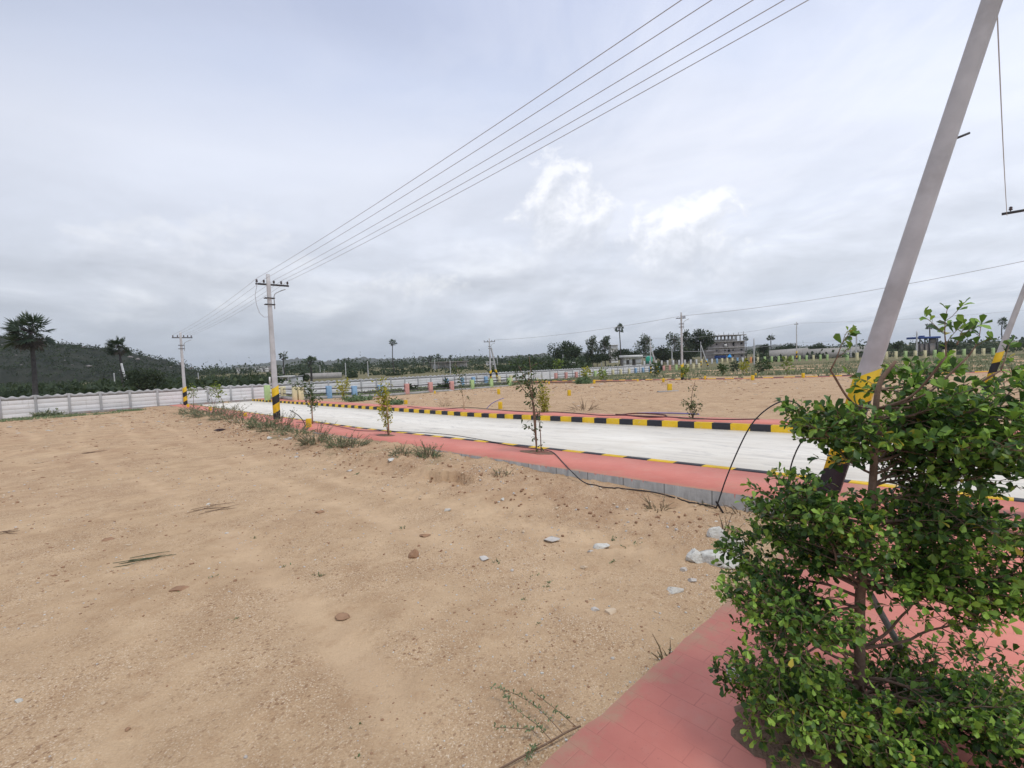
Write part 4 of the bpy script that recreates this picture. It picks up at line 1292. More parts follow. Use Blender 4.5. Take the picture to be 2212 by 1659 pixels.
for i, (px, yb, yt, mt_, lab) in enumerate((
        (1560, 812, 790, 'leaf_d', 'dark slim sapling below the unfinished building'), (1588, 803, 787, 'far', 'dark bushy sapling right under the unfinished building'),
        (1607, 812, 782, 'leaf_y', 'yellow topped sapling right under the end of the unfinished building'), (1645, 808, 786, 'far', 'small grey green sapling in the rough grass right of the building'),
        (1658, 800, 783, 'leaf_d', 'tiny round topped sapling right of the building'), (1700, 812, 775, 'leaf_g', 'light green sapling just left of the big tree leaves'),
        (1205, 805, 783, 'leaf_g', 'pale thin sapling left of the pink railing posts'), (1303, 824, 800, 'leaf_g', 'faint thin sapling in the rough grass by the second kerb'),
        (1480, 821, 795, 'leaf_g', 'thin pale sapling right beside the banded pole'))):
    b = onG(px, yb)
    sapling('street_sapling', lab, b, [line_up(b, (px, (yb + yt) / 2), (px - 1, yt))], mt_, 110, .012 * b[1] * .55, .0085 * b[1], [(0, .05), (.4, .3), (.6, .9), (1, .8)], False, .02, seed=30 + i)
for c, lab in (((ST(*b_[:2])), l_) for b_, l_ in ((pbase(832, 933, 6.3), 'dark soil pit of the narrow yellow sapling'), (pbase(1160, 971, 6.45), 'dark soil pit of the thin two stemmed sapling'),
        (pbase(1497, 905, 12.5), 'dark soil pit of the small sapling on the far footpath'), (pbase(1176, 891, 12.9), 'dark soil pit of the bushy yellow sapling'))):
    soil_patch('planting_soil', c, .42, .17 if c[1] < 10 else .22, PT, MT['soil'], lab, .012, c[0])

# ------------------------------------------------------------------ weeds
def weed(lab, p, h, w, mat, n=26, leafn=14, lsize=.03, seed=0, dry=0, grp='weeds on the plot', name='weed'):
    rg = np.random.default_rng(seed + 100)
    p = np.asarray(p, float)
    root = thing(name, lab, 'weed', p, grp)
    mb, cr = MB(), MB()
    P, D = [], []
    for i in range(n):
        a = rg.uniform(0, 2 * math.pi); rr = w * math.sqrt(rg.random()) * .5
        b = p + np.array([math.cos(a) * rr * .8, math.sin(a) * rr * .8, -.02])
        hh = h * (.22 + .9 * rg.random() ** 1.9) * (1 - .62 * (rr / (w * .5 + 1e-6)) ** 2)
        lean = np.array([math.cos(a), math.sin(a), 0]) * rg.uniform(.2, 1.0) * w * .42 + rg.normal(size=3) * .16 * h
        m = b + lean * .4 + ZZ * hh * .6; t = b + lean + ZZ * hh
        st = np.array([b, m, t]); mb.tube(st, [.004 + h * .004, .003 + h * .003, .0015], 4, cap=False)
        for k in range(leafn):
            f = rg.uniform(.12, 1.0); c = b + (m - b) * min(1, f * 2) if f < .5 else m + (t - m) * (f - .5) * 2
            P.append(c); D.append(unit(rg.normal(size=3) + ZZ * .5 + lean))
    mb.build('stem', MT['dry'] if dry else MT['twig'], root)
    n2 = len(P); L = lsize * rg.uniform(.5, 1.3, n2)
    quads(cr, np.array(P), np.array(D), rdir(n2, rg), L, L * .42, np.clip(rg.normal(.5, .22, n2), 0, 1))
    cr.build('foliage', MT[mat], root)

BANK = [ # px, py(base), height px, width px, mat, dry, label
 (415, 893, 20, 46, 'weed', 0, 'grey green weed clump at the far left end of the bank'),
 (450, 897, 24, 56, 'weed', 0, 'rounded grey green weed clump on the bank by the second yellow stump'),
 (490, 903, 30, 56, 'weed', 0, 'broad weed clump on the bank below the leaning saplings'),
 (530, 912, 34, 52, 'weed', 1, 'dry topped weed clump on the bank left of the tall pole'),
 (566, 922, 28, 48, 'weedfresh', 0, 'fresh green weed clump at the left of the tall pole foot'),
 (600, 930, 42, 56, 'weed', 1, 'brown feathery weed clump right at the foot of the tall pole'),
 (640, 936, 22, 50, 'weedfresh', 0, 'low green weed clump below the curved rod'),
 (682, 955, 38, 62, 'weed', 1, 'large feathery weed clump on the bank, left of the middle'),
 (735, 962, 28, 52, 'weedfresh', 0, 'pale green low weed clump at the middle of the bank'),
 (768, 962, 26, 44, 'weed', 0, 'grey green weed clump at the middle of the bank, right of the pale one'),
 (866, 982, 24, 40, 'weed', 1, 'straw coloured weed against the path side at the right of the bank'),
 (925, 985, 34, 44, 'weedfresh', 0, 'green weed at the right end of the bank'),
 (1082, 1030, 38, 30, 'weedfresh', 0, 'small upright green weed against the grey path side'),
 (1420, 1098, 40, 34, 'weed', 1, 'pale wispy weed on the sand below the black hose'),
 (1520, 1092, 12, 26, 'weedfresh', 0, 'low green weed by the black hose end'),
 (1600, 1090, 40, 60, 'dry', 1, 'dry grassy weed tangle at the path corner next to the tree'),
 (1568, 1150, 44, 40, 'weedfresh', 0, 'green weed growing through the granite pile'),
 (1440, 1425, 60, 34, 'weedfresh', 1, 'thin grassy weed at the pavement edge'),
]
for i, (px, py, hp, wp, mt_, dry, lab) in enumerate(BANK):
    p = onL(px, py); d = p[1]
    weed(lab, p, hp / F * d * (1.2 if py < 1000 else 1), wp / F * d * (1.1 + .4 * ((i * 53) % 10) / 10), mt_, int(38 + 60 * ((i * 37) % 10) / 10) if py < 1000 else 24, 28 if py < 1000 else 12, max(.012, .0028 * d), i, dry, 'weeds on the soil bank')
SMALL = [(870, 1142, 12, 14), (549, 1162, 9, 12), (618, 1221, 10, 24), (465, 1246, 9, 20), (380, 1276, 12, 34), (503, 1338, 14, 18), (683, 1245, 22, 24), (1185, 1262, 12, 22), (1130, 1295, 12, 14), (1075, 1215, 12, 18),
         (1350, 1182, 10, 18), (1328, 1165, 8, 14), (1154, 1245, 10, 18), (770, 1568, 18, 18), (771, 1634, 16, 20), (1325, 1215, 10, 14), (1160, 1347, 8, 8), (770, 1025, 5, 10), (1378, 1175, 9, 16)]
wd = ('middle of the plot', 'left part of the plot', 'centre of the plot', 'left foreground', 'left foreground by a dark clod', 'left foreground, alone', 'centre foreground', 'right part of the plot', 'right part of the plot, isolated', 'right part near the thin grey stone',
      'right, behind a whitish stone', 'right, farthest back of the small ones', 'right, between pebbles', 'bottom of the picture, dark tufted', 'very bottom of the picture', 'right, near the granite pile', 'right, beside a red clod', 'foot of the bank', 'right, just by the wispy weed')
for i, (px, py, hp, wp) in enumerate(SMALL):
    p = onL(px, py); d = p[1]
    weed('tiny green weed, ' + wd[i], p, hp / F * d * .9, wp / F * d, 'weedfresh', 7, 8, .012 + .0025 * d, 200 + i, 0, 'tiny weeds on the plot', 'small_weed')
for i, (px, py, hp, wp, mt_, lab) in enumerate(((246, 884, 17, 44, 'far', 'dark green bush at the foot of the white wall'), (212, 886, 8, 26, 'weed', 'low dull weed left of the dark bush by the white wall'), (103, 899, 18, 40, 'weed', 'spiky brown weed at the foot of the white wall on the left'),
        (308, 879, 24, 10, 'weed', 'tall wispy weed against the white wall'), (216, 877, 26, 10, 'weed', 'thin wispy weed against the wall left of the dark bush'), (770, 866, 14, 60, 'weedfresh', 'grey green weeds behind the far footpath below the blue posts'),
        (1262, 829, 13, 32, 'weedfresh', 'grey green weed mound at the second kerb'), (960, 843, 18, 22, 'far', 'dark green weed behind the pink railing posts'), (890, 846, 14, 22, 'far', 'green weed between the pink railing posts'), (823, 845, 22, 16, 'weed', 'wispy weed before the white wall'),
        (850, 874, 10, 40, 'weedfresh', 'low weeds at the back edge of the far footpath'), (1330, 805, 16, 24, 'far', 'dark bush beside the pale yellow posts of the long railing'), (1420, 800, 14, 22, 'far', 'dark bush at the foot of the prop by the white shed'), (760, 850, 12, 16, 'far', 'dark green bush between the blue posts'))):
    p = onG(px, py); d = p[1]
    weed(lab, p, hp / F * d, wp / F * d, mt_, 46, 30, .006 * d, 300 + i, 0, 'weeds by the wall and railings')
p = onG(1255, 886); d = p[1]
weed('bare pinkish dry shrub behind the far footpath', onT(1262, 884, 13.5), 34 / F * d, 70 / F * d, 'dry', 40, 4, .03, 500, 1, 'dry weeds behind the far footpath')
weed('dry twiggy weed behind the far footpath left of the tall thin sapling', onT(960, 877, 13.6), .55, .9, 'dry', 26, 4, .03, 501, 1, 'dry weeds behind the far footpath')

# fallen twig in front
def fallen_twig():
    pts = [(1255, 1590), (1225, 1600), (1185, 1620), (1140, 1640), (1075, 1672)]
    z = lambda p, h: p + ZZ * h
    P = [z(onL(x, y), .05 - .008 * i) for i, (x, y) in enumerate(pts)]
    root = thing('fallen_branch', 'fallen green branch with red stem at the pavement edge in front', 'branch', onL(1185, 1620))
    mb = MB(); mb.tube(smooth_path(P, 5), .0045, 6)
    Pl, Dl = [], []
    rg = np.random.default_rng(77)
    for st in ([(1215, 1603), (1170, 1560), (1120, 1530), (1065, 1515)], [(1190, 1618), (1160, 1590), (1110, 1555), (1085, 1520)], [(1160, 1605), (1140, 1600), (1070, 1602)], [(1170, 1625), (1150, 1645), (1140, 1672)], [(1248, 1592), (1200, 1555), (1150, 1520)]):
        q = smooth_path([z(onL(x, y), .045 + .012 * k) for k, (x, y) in enumerate(st)], 6)
        mb.tube(q, .0022 * (1 - .5 * np.linspace(0, 1, len(q))), 5)
        for c in q[3:]:
            for _ in range(int(rg.integers(3, 8))):
                Pl.append(c); Dl.append(unit(rg.normal(size=3) + ZZ * .5))
    mb.build('stem', MT['twig'], root, smooth=True)
    n = len(Pl); cr = MB(); L = rg.uniform(.008, .026, n)
    leaves8(cr, np.array(Pl), np.array(Dl), rdir(n, rg), L, L * .4, np.clip(rg.normal(.55, .2, n), 0, 1)); cr.build('leaves', MT['weedfresh'], root)
fallen_twig()
def twig_pile(lab, px, py, wp, seed, mat='twig'):
    rg = np.random.default_rng(seed); p = onL(px, py); d = p[1]; w = wp / F * d
    mb = MB()
    for i in range(7):
        a = rg.normal(.2, .35); c = p + np.array([rg.normal(0, w * .15), rg.normal(0, w * .12), .012])
        e = np.array([math.cos(a), math.sin(a), .05]) * w * rg.uniform(.2, .45)
        mb.tube([c - e, c + rg.normal(size=3) * .006, c + e], [.003, .004, .002], 5)
    o = mb.build('dead_twig', MT[mat]); o.data.transform(Matrix.Translation(Vector(tuple(-p)))); o.location = p
    tag(o, lab, 'twig', 'dead twigs on the plot')
twig_pile('dry green grey twig lying flat in the left foreground of the plot', 300, 1212, 110, 1, 'weed')
twig_pile('grey twig lying in the far left of the plot', 200, 978, 60, 2)
twig_pile('small dark twig in the middle left of the plot', 470, 1100, 90, 3)
twig_pile('dark twig at the left edge of the plot', 20, 1150, 50, 4)
# dark rag on the sand
p = onL(476, 931); mb = MB(); rock_mesh(mb, p + ZZ * .04, (.24, .10, .09), 55, 0, 3, .9, .3)
o = mb.build('crumpled_rag', MT['rockb'] if False else speckled('dark_cloth', (.035, .022, .03), (.07, .05, .055), 8, .8, .5, 30, .02), None, smooth=True)
o.data.transform(Matrix.Translation(Vector(tuple(-p)))); o.location = p
tag(o, 'dark crumpled rag lying on the sand left of the bank', 'rag')

# ------------------------------------------------------------------ grass of the park strip and rough verges
def grass(lab, spots, mat, size):
    mb = MB(); P, D = [], []
    for (s, t) in spots:
        p = W(s, t); z = gnd(p[0], p[1])
        for _ in range(5):
            P.append(np.array([p[0], p[1], z - .02]) + RNG.normal(size=3) * np.array([.12, .12, 0])); D.append(unit(RNG.normal(size=3) * .45 + ZZ))
    n = len(P); L = size * RNG.uniform(.5, 1.3, n)
    quads(mb, np.array(P), np.array(D), rdir(n) * np.array([1, 1, .2]), L, L * .25, np.clip(RNG.normal(.5, .22, n), 0, 1))
    tag(mb.build('grass', MT[mat]), lab, None, kind='stuff')
sp = []
while len(sp) < 2600:
    s, t = RNG.uniform(38.4, 47.2), RNG.uniform(13.6, 46)
    if pn(s, t, .35, 3) > -.15: sp.append((s, t))
grass('green grass of the park strip between the railing and the white wall', sp, 'weed', .34)
sp = []
while len(sp) < 3600:
    s, t = RNG.uniform(-22, 44), 41.5 + 60 * RNG.random() ** 1.6
    if pn(s * .5, t * 1.3, .22, 3) > .05: sp.append((s, t))
grass('rough dry green grass beyond the second street', sp, 'weed', .32)
sp = []
while len(sp) < 760:
    s, t = RNG.uniform(43.4, 47.2), RNG.uniform(-8, 4)
    if pn(s * 1.4, t * .6, .4, 3) > -.02: sp.append((s, t))
grass('patchy low grass along the foot of the white wall', sp, 'weedfresh', .14)

# ------------------------------------------------------------------ palms
def palm(lab, base, crown, R, tr, seed, n=24, wind=(0, 0, 0), dead=0, seg=13, name='palm_tree', flat=1.0, grp='palm trees beyond the wall'):
    rg = np.random.default_rng(seed + 900)
    base, crown = np.asarray(base, float), np.asarray(crown, float)
    root = thing(name, lab, 'palm tree', base, grp)
    mb = MB()
    mid = (base + crown) / 2 + rg.normal(size=3) * np.array([.15, .15, 0])
    q = smooth_path([base - ZZ * .5, mid, crown], 8); f = np.linspace(0, 1, len(q))
    mb.tube(q, tr * (1.12 - .35 * f + .25 * np.exp(-f * 9)), 9); mb.build('trunk', MT['palmbark'], root, smooth=True)
    cr, dd_ = MB(), MB()
    wind = np.asarray(wind, float)
    P, D, Nn, L, Wd, A = [], [], [], [], [], []
    stems = MB()
    def fan(o, d, R_, att):
        pet = o + d * R_ * .50 + ZZ * R_ * -.03
        stems.tube([o, (o + pet) / 2 + ZZ * R_ * .03, pet], [R_ * .022, R_ * .016, R_ * .012], 4)
        side = unit(np.cross(d, ZZ) + rg.normal(size=3) * .5)
        nor = unit(np.cross(side, d))
        for k in range(seg):
            th = math.radians(-118 + 236 * k / (seg - 1)) + rg.normal(0, .05)
            sd = unit(d * math.cos(th) + side * math.sin(th) - ZZ * .16 * rg.random() + wind * .35 + nor * rg.normal(0, .10))
            P.append(pet); D.append(sd); Nn.append(nor + rg.normal(size=3) * .25); L.append(R_ * rg.uniform(.42, .55) * (1 - .15 * abs(th) / 2)); Wd.append(R_ * 1.3 / seg); A.append(np.clip(att + rg.normal(0, .1), 0, 1))
    for i in range(n):
        u = 1 - 2 * (i + .5) / n * .86; a = i * 2.39996 + rg.normal(0, .25)
        h = math.sqrt(max(0, 1 - u * u))
        d = unit(np.array([h * math.cos(a), h * math.sin(a), u * flat]) + wind * rg.uniform(.5, 1.1) + rg.normal(size=3) * .10)
        fan(crown, d, R * rg.uniform(.72, 1.14), .45 + .2 * rg.normal())
    quads(cr, np.array(P), np.array(D), np.array(Nn), np.array(L), np.array(Wd), np.array(A))
    cr.build('crown', MT['palm'], root)
    if dead:
        P.clear(); D.clear(); Nn.clear(); L.clear(); Wd.clear(); A.clear()
        for i in range(dead):
            a = i * 2.4 + rg.normal(0, .3)
            d = unit(np.array([math.cos(a) * .75, math.sin(a) * .75, -1.0 + .5 * rg.random()]) + wind * .3)
            fan(crown - ZZ * R * .15, d, R * rg.uniform(.55, .85), .5)
        quads(dd_, np.array(P), np.array(D), np.array(Nn), np.array(L), np.array(Wd), np.array(A))
        dd_.build('dead_fronds', MT['palmdead'], root)
    stems.build('leaf_stalks', MT['palmbark'], root)
    return root

pb, pc = atD(76, 856, 46), atD(66, 716, 46)
palm('large wind blown palm at the left edge, before the dark hill', pb, pc, 2.42, .19, 3, 30, (-.42, 0, .10), 12, 22)
pb, pc = atD(266, 836, 78), atD(257, 750, 78)
palm('medium palm with bent crown in front of the hill slope', pb, pc, 2.15, .19, 2, 26, (-.3, 0, .1), 5, 16)
PALMS = [ # base px, py, crown px, py, depth, R px, label
 (614, 806, 612, 769, 150, 12.5, 'ragged tall crowned palm just right of the tall concrete pole'),
 (673, 821, 671, 783, 110, 17, 'stout round palm in front of the long grey field wall'),
 (793, 810, 793, 782, 190, 7, 'small dark palm with a flat crown beside a grey pole'),
 (852, 806, 848, 740, 170, 9.5, 'tallest slender palm standing alone in the middle of the field'),
 (926, 802, 926, 776, 260, 6, 'first of the short palms left of the flat roofed shed'),
 (930.5, 803, 931, 772, 250, 8, 'broad crowned palm left of the flat roofed shed'),
 (915, 803, 915, 779, 255, 6, 'low palm left of the broad crowned one by the shed'),
 (947, 800, 947, 770, 255, 7, 'palm rising over the left end of the flat roofed shed'),
 (973, 800, 973, 772, 240, 5.5, 'thin palm rising over the middle of the flat roofed shed'),
 (1341, 785, 1337.5, 709, 150, 11.5, 'tall palm rising high above the far trees, right of the eucalyptus'),
 (1667, 763, 1665, 729, 190, 9, 'palm with a two tiered crown right of the unfinished building'),
 (1613, 772, 1611, 731, 225, 6.5, 'palm just touching the right side of the unfinished building'),
 (2010, 745, 2008, 705, 150, 9, 'palm standing above the dark shelter on the right'),
 (2167, 745, 2165, 695, 160, 10, 'palm beside the thin leaning prop at the right edge'),
 (2176, 745, 2174, 707, 170, 7, 'shorter palm between its taller neighbour and the thin prop'),
 (1948, 752, 1946, 741, 180, 7, 'low palm left of the dark shelter on the right'),
]
for i, (bx, by, cx_, cy_, d, rp, lab) in enumerate(PALMS):
    palm(lab, atD(bx, by, d), atD(cx_, cy_, d), rp / F * d * 1.1, .17 if d > 120 else .22, 10 + i, 20 if d < 140 else 15, (-.12, 0, 0), 3 if d < 160 else 2, 9)
# white post at the medium palm
a, b = atD(272, 822, 76), atD(262, 785, 76)
root = thing('leaning_post', 'white post leaning in front of the medium palm trunk', 'post', a)
mb = MB(); shaft(mb, a - ZZ * .3, b, .32, .26, .18, .16, np.array([1.0, 0, 0])); mb.build('shaft', MT['white'], root)

# ------------------------------------------------------------------ broad-leaved trees
def tree(lab, base, w, h, kind, seed, trunk_h=.3, mat='far', leaf=.5, nl=2200, clumps=26, name='tree', grp='trees beyond the plots', flat=.75, depthf=1.0):
    rg = np.random.default_rng(seed + 50)
    base = np.asarray(base, float)
    root = thing(name, lab, 'tree', base, grp)
    mb, cr = MB(), MB()
    top = base + ZZ * h
    q = smooth_path([base - ZZ * .4, base + ZZ * h * trunk_h + rg.normal(size=3) * .1, base + ZZ * h * (.62 if kind != 'euc' else .92) + rg.normal(size=3) * .3], 6)
    r0 = max(.10, h * .022)
    mb.tube(q, r0 * (1.1 - .8 * np.linspace(0, 1, len(q))), 7)
    C, S = [], []
    for i in range(clumps):
        u = rg.random(); a = rg.uniform(0, 6.283)
        if kind == 'euc':
            zz = trunk_h + (1 - trunk_h) * (i + .5) / clumps
            rad = w * .68 * (1.05 - .62 * (zz - trunk_h) / (1 - trunk_h)) * rg.uniform(.2, 1.0)
            c = base + np.array([math.cos(a) * rad, math.sin(a) * rad, h * zz * .96]); s_ = w * rg.uniform(.10, .20)
        elif kind == 'flat':
            rad = w * .5 * math.sqrt(u); zz = .93 - .30 * (rad / (w * .5)) ** 2 - rg.random() * .35 * (1 - trunk_h)
            c = base + np.array([math.cos(a) * rad, math.sin(a) * rad, h * max(zz, trunk_h * .8)]); s_ = w * rg.uniform(.09, .17)
        else:
            d = rdir(1, rg)[0]; rr = (rg.random() ** .35) * .82
            cz_ = trunk_h + (1 - trunk_h) * .52
            c = base + np.array([d[0] * w * .5 * rr, d[1] * w * .5 * rr * depthf, h * (cz_ + d[2] * (1 - trunk_h) * .47 * rr)]); s_ = w * rg.uniform(.11, .2)
        C.append(c); S.append(s_)
        st = q[min(len(q) - 1, int(len(q) * rg.uniform(.45, .98)))]
        mb.tube(smooth_path([st, (st + c) / 2 + ZZ * s_ * -.3, c], 4), np.linspace(r0 * .4, r0 * .07, 9), 5)
    C = np.array(C); S = np.array(S)
    k = rg.integers(len(C), size=nl)
    d = rdir(nl, rg); rr = rg.random(nl) ** .45
    P = C[k] + d * (S[k] * rr)[:, None] * np.array([1.15, 1.15, flat])
    L = leaf * rg.uniform(.5, 1.3, nl)
    tone = rg.normal(.45, .22, len(C))[k] + rg.normal(0, .14, nl)
    quads(cr, P, unit(d + rg.normal(size=(nl, 3)) * .8 - ZZ * (.5 if kind == 'euc' else .1)), rdir(nl, rg), L, L * (.45 if kind == 'euc' else .62), np.clip(tone, 0, 1))
    mb.build('trunk', MT['fartrunk'], root); cr.build('crown', MT[mat], root)

def tree_px(lab, x0, x1, yt, yb, d, kind, seed, **k):
    b = atD((x0 + x1) / 2, yb, d)
    tree(lab, b, (x1 - x0) / F * d, (yb - yt) / F * d, kind, seed, **k)

tree_px('broad round tree left of the eucalyptus trees', 1183, 1256, 741, 797, 160, 'round', 1, nl=4200, clumps=38, leaf=.62, trunk_h=.22, flat=.8)
tree_px('airy eucalyptus on the left of the far tree row', 1266, 1296, 727, 792, 165, 'euc', 2, mat='euc', flat=1.2, nl=1300, clumps=20, leaf=.7, trunk_h=.25)
tree_px('second airy eucalyptus, touching the first, left of the tall palm', 1290, 1326, 726, 792, 168, 'euc', 3, mat='euc', flat=1.2, nl=1500, clumps=22, leaf=.7, trunk_h=.25)
tree_px('dark flat topped acacia under the tall palm', 1322, 1373, 752, 792, 155, 'flat', 4, mat='far2', nl=2200, clumps=28, leaf=.5, trunk_h=.35)
tree_px('low dark spreading tree below the two eucalyptus trees', 1262, 1318, 763, 796, 150, 'flat', 5, mat='far2', nl=2600, clumps=30, leaf=.5, trunk_h=.2)
tree_px('airy eucalyptus above the small white shed', 1376, 1416, 726, 785, 170, 'euc', 6, mat='euc', flat=1.2, nl=1500, clumps=22, leaf=.7, trunk_h=.25)
tree_px('dark wide tree right of the white shed', 1410, 1455, 747, 788, 165, 'round', 7, mat='far2', nl=3000, clumps=30, leaf=.55, trunk_h=.1)
tree_px('airy eucalyptus behind the banded pole', 1440, 1478, 721, 785, 172, 'euc', 8, mat='euc', flat=1.2, nl=1500, clumps=22, leaf=.7, trunk_h=.25)
tree_px('slim eucalyptus right of the banded pole', 1472, 1494, 713, 785, 176, 'euc', 9, mat='euc', flat=1.2, nl=1100, clumps=17, leaf=.7, trunk_h=.3)
tree_px('tall dense dark tree next to the unfinished building', 1492, 1543, 703, 785, 178, 'round', 10, mat='far', nl=4200, clumps=36, leaf=.62, trunk_h=.18)
tree_px('dense tree at the left of the tall dark one by the building', 1474, 1512, 725, 785, 182, 'round', 11, mat='far', nl=2600, clumps=28, leaf=.6, trunk_h=.2)
tree_px('dark wide tree at the foot of the tall one by the building', 1452, 1500, 755, 788, 160, 'round', 12, mat='far2', nl=2600, clumps=30, leaf=.5, trunk_h=.08)
tree_px('dark rounded bush tree behind the left white wall', 275, 352, 797, 848, 62, 'round', 13, mat='far2', nl=3600, clumps=34, leaf=.26, trunk_h=.06, flat=.8)
tree_px('small dark tree left of the two tiered palm', 1636, 1664, 744, 770, 175, 'round', 14, mat='far2', nl=1300, clumps=16, leaf=.5, trunk_h=.25)
tree_px('dark tree right of the two tiered palm', 1672, 1708, 747, 770, 175, 'round', 15, mat='far', nl=1300, clumps=18, leaf=.5, trunk_h=.15)
tree_px('round tree behind the slim pole, right of the building', 1696, 1728, 741, 768, 180, 'round', 16, mat='far', nl=1300, clumps=18, leaf=.5, trunk_h=.2)
tree_px('dark tree below the sprig of the big tree, left of the leaning prop', 1752, 1786, 740, 768, 170, 'round', 17, mat='far', nl=1300, clumps=18, leaf=.5, trunk_h=.15)
tree_px('small round tree on a bare trunk right of the leaning prop', 1930, 1950, 741, 766, 150, 'round', 18, mat='far', nl=700, clumps=12, leaf=.45, trunk_h=.4)
tree_px('low tree right of the dark shelter', 2030, 2062, 738, 762, 150, 'round', 19, mat='far', nl=1200, clumps=18, leaf=.5, trunk_h=.15)
tree_px('dark bush beside the white hut beyond the wall', 644, 668, 805, 833, 104, 'round', 20, mat='far2', nl=1600, clumps=18, leaf=.32, trunk_h=.1)
tree_px('dark bush at the foot of the tallest slender palm', 832, 874, 805, 818, 140, 'round', 21, mat='far', nl=1400, clumps=20, leaf=.4, trunk_h=.05)
tree_px('dark bush right of the grey pole in the field', 745, 775, 805, 823, 130, 'round', 22, mat='far', nl=1200, clumps=16, leaf=.38, trunk_h=.05)

# far woods, thickets and scrub: masses nobody could count
def mass(lab, name, spots, mat, leaf, per=60):
    """spots: (xyz base, width, height)"""
    mb = MB(); P, D, L, A = [], [], [], []
    for (b, w, h) in spots:
        n = per; d = rdir(n); d[:, 2] = np.abs(d[:, 2]) * 1.0 - .1
        rr = RNG.random(n) ** .4
        jag = 1 + .35 * np.sin(np.arctan2(d[:, 1], d[:, 0]) * 3 + RNG.uniform(0, 6))
        P.append(b + d * rr[:, None] * jag[:, None] * np.array([w * .5, w * .5, h * .95])); D.append(unit(d + RNG.normal(size=(n, 3)) * .9))
        L.append(leaf * w * RNG.uniform(.5, 1.3, n)); A.append(np.clip(RNG.normal(.45, .2) + RNG.normal(0, .13, n), 0, 1))
    P, D, L, A = np.vstack(P), np.vstack(D), np.concatenate(L), np.concatenate(A)
    quads(mb, P, D, rdir(len(P)), L, L * .7, A)
    return tag(mb.build(name, MT[mat]), lab, None, kind='stuff')

def far_ground(x, y): return gnd(x, y)
sp = []
for i in range(760):
    a = math.radians(RNG.uniform(-56, 56)); r = RNG.uniform(330, 640)
    x, y = r * math.sin(a), r * math.cos(a)
    h = RNG.uniform(4.0, 8.5) * (1.12 if a < -.05 else .85); w = RNG.uniform(7, 15)
    if RNG.random() < .10: h *= 1.5; w *= .5
    sp.append((np.array([x, y, far_ground(x, y) - .4]), w, h))
mass('far belt of dark trees along the horizon', 'far_woods', sp, 'far', .16, 64)
sp = []
for i in range(190):
    px = RNG.uniform(1076, 1262); d = RNG.uniform(120, 185); b = atD(px, 790, d); b[2] = gnd(b[0], b[1]) - .2
    sp.append((b, RNG.uniform(4, 7), RNG.uniform(1.6, 3.4) * (1.25 if px > 1100 else .7)))
mass('thicket of green bushes behind the white wall below the round tree', 'thicket', sp, 'far', .15, 60)
sp = []
for i in range(620):
    px = RNG.uniform(-60, 600); d = 66 + 190 * RNG.random() ** 1.5; b = atD(px, 800, d); b[2] = gnd(b[0], b[1]) - .2
    sp.append((b, RNG.uniform(2.0, 6), RNG.uniform(.7, 2.2)))
mass('low scrub in the fields behind the left part of the wall', 'scrub', sp, 'far', .17, 44)
sp = []
for i in range(170):
    px = RNG.uniform(600, 1080); d = RNG.uniform(150, 330); b = atD(px, 800, d); b[2] = gnd(b[0], b[1]) - .2
    sp.append((b, RNG.uniform(3.0, 8), RNG.uniform(.7, 2.0)))
mass('low scrub in the fields behind the middle part of the wall', 'scrub', sp, 'far', .16, 40)
sp = []
for i in range(120):
    px = RNG.uniform(1640, 2300); d = RNG.uniform(130, 330); b = atD(px, 750, d); b[2] = gnd(b[0], b[1]) - .2
    sp.append((b, RNG.uniform(4.0, 9), RNG.uniform(1.2, 3.6)))
mass('scrub and low trees far off on the right', 'scrub', sp, 'far', .16, 44)

# ------------------------------------------------------------------ hills
def hill_mat(name, a, b_, rock, rk):
    m, nt, b = nmat(name, a, .95, .05); k = NT(nt); v = k.pos()
    c = k.mix(k.ramp(k.noise(v, .09, 7, .7), [(.35, 0.0), (.68, 1.0)]), a, b_)
    vr = k.noise(v, .16, 7, .75)
    c = k.mix(k.ramp(vr, [(rk, 0.0), (rk + .06, .8)]), c, rock)
    k.l(c, b.inputs['Base Color']); k.bump(k.noise(v, .35, 6, .7), .8, 1.2, b)
    return m
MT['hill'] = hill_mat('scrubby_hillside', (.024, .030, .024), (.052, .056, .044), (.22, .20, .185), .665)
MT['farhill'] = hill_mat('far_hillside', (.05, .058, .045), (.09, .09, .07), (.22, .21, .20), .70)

def hill(label, prof, dist, thick, mat, rough, seed, name='hill', n_depth=26):
    """ridge whose skyline passes the surveyed points; a solid mound with front and back slopes"""
    px = np.array([p[0] for p in prof], float); py = np.array([p[1] for p in prof], float)
    n = 150
    X = np.linspace(px[0], px[-1], n); Y = np.interp(X, px, py)
    Y = np.convolve(np.pad(Y, 4, 'edge'), np.ones(9) / 9, 'valid')
    V = []
    for j in range(n_depth + 1):
        g = -1 + 2 * j / n_depth
        shape = max(0.0, math.cos(g * math.pi / 2)) ** .8
        for i in range(n):
            r = atD(X[i], Y[i], dist); hz = max(.5, r[2] - FARZ)
            dirv = unit(np.array([r[0], r[1], 0])); rr = np.hypot(r[0], r[1])
            p = dirv * (rr + g * thick)
            z = FARZ - 1.0 + (hz + 1.0) * shape
            nz = rough * (mnoise.fractal(Vector((p[0] * .022, p[1] * .022, seed)), .8, 2.1, 5)) * shape * (1 - .4 * (g == 0))
            V.append(np.array([p[0], p[1], z + nz]))
    fs = [(j * n + i, j * n + i + 1, (j + 1) * n + i + 1, (j + 1) * n + i) for j in range(n_depth) for i in range(n - 1)]
    mb = MB(); mb.add(V, fs)
    o = mb.build(name, mat, smooth=True)
    structure(o, label)
    return np.array(V)
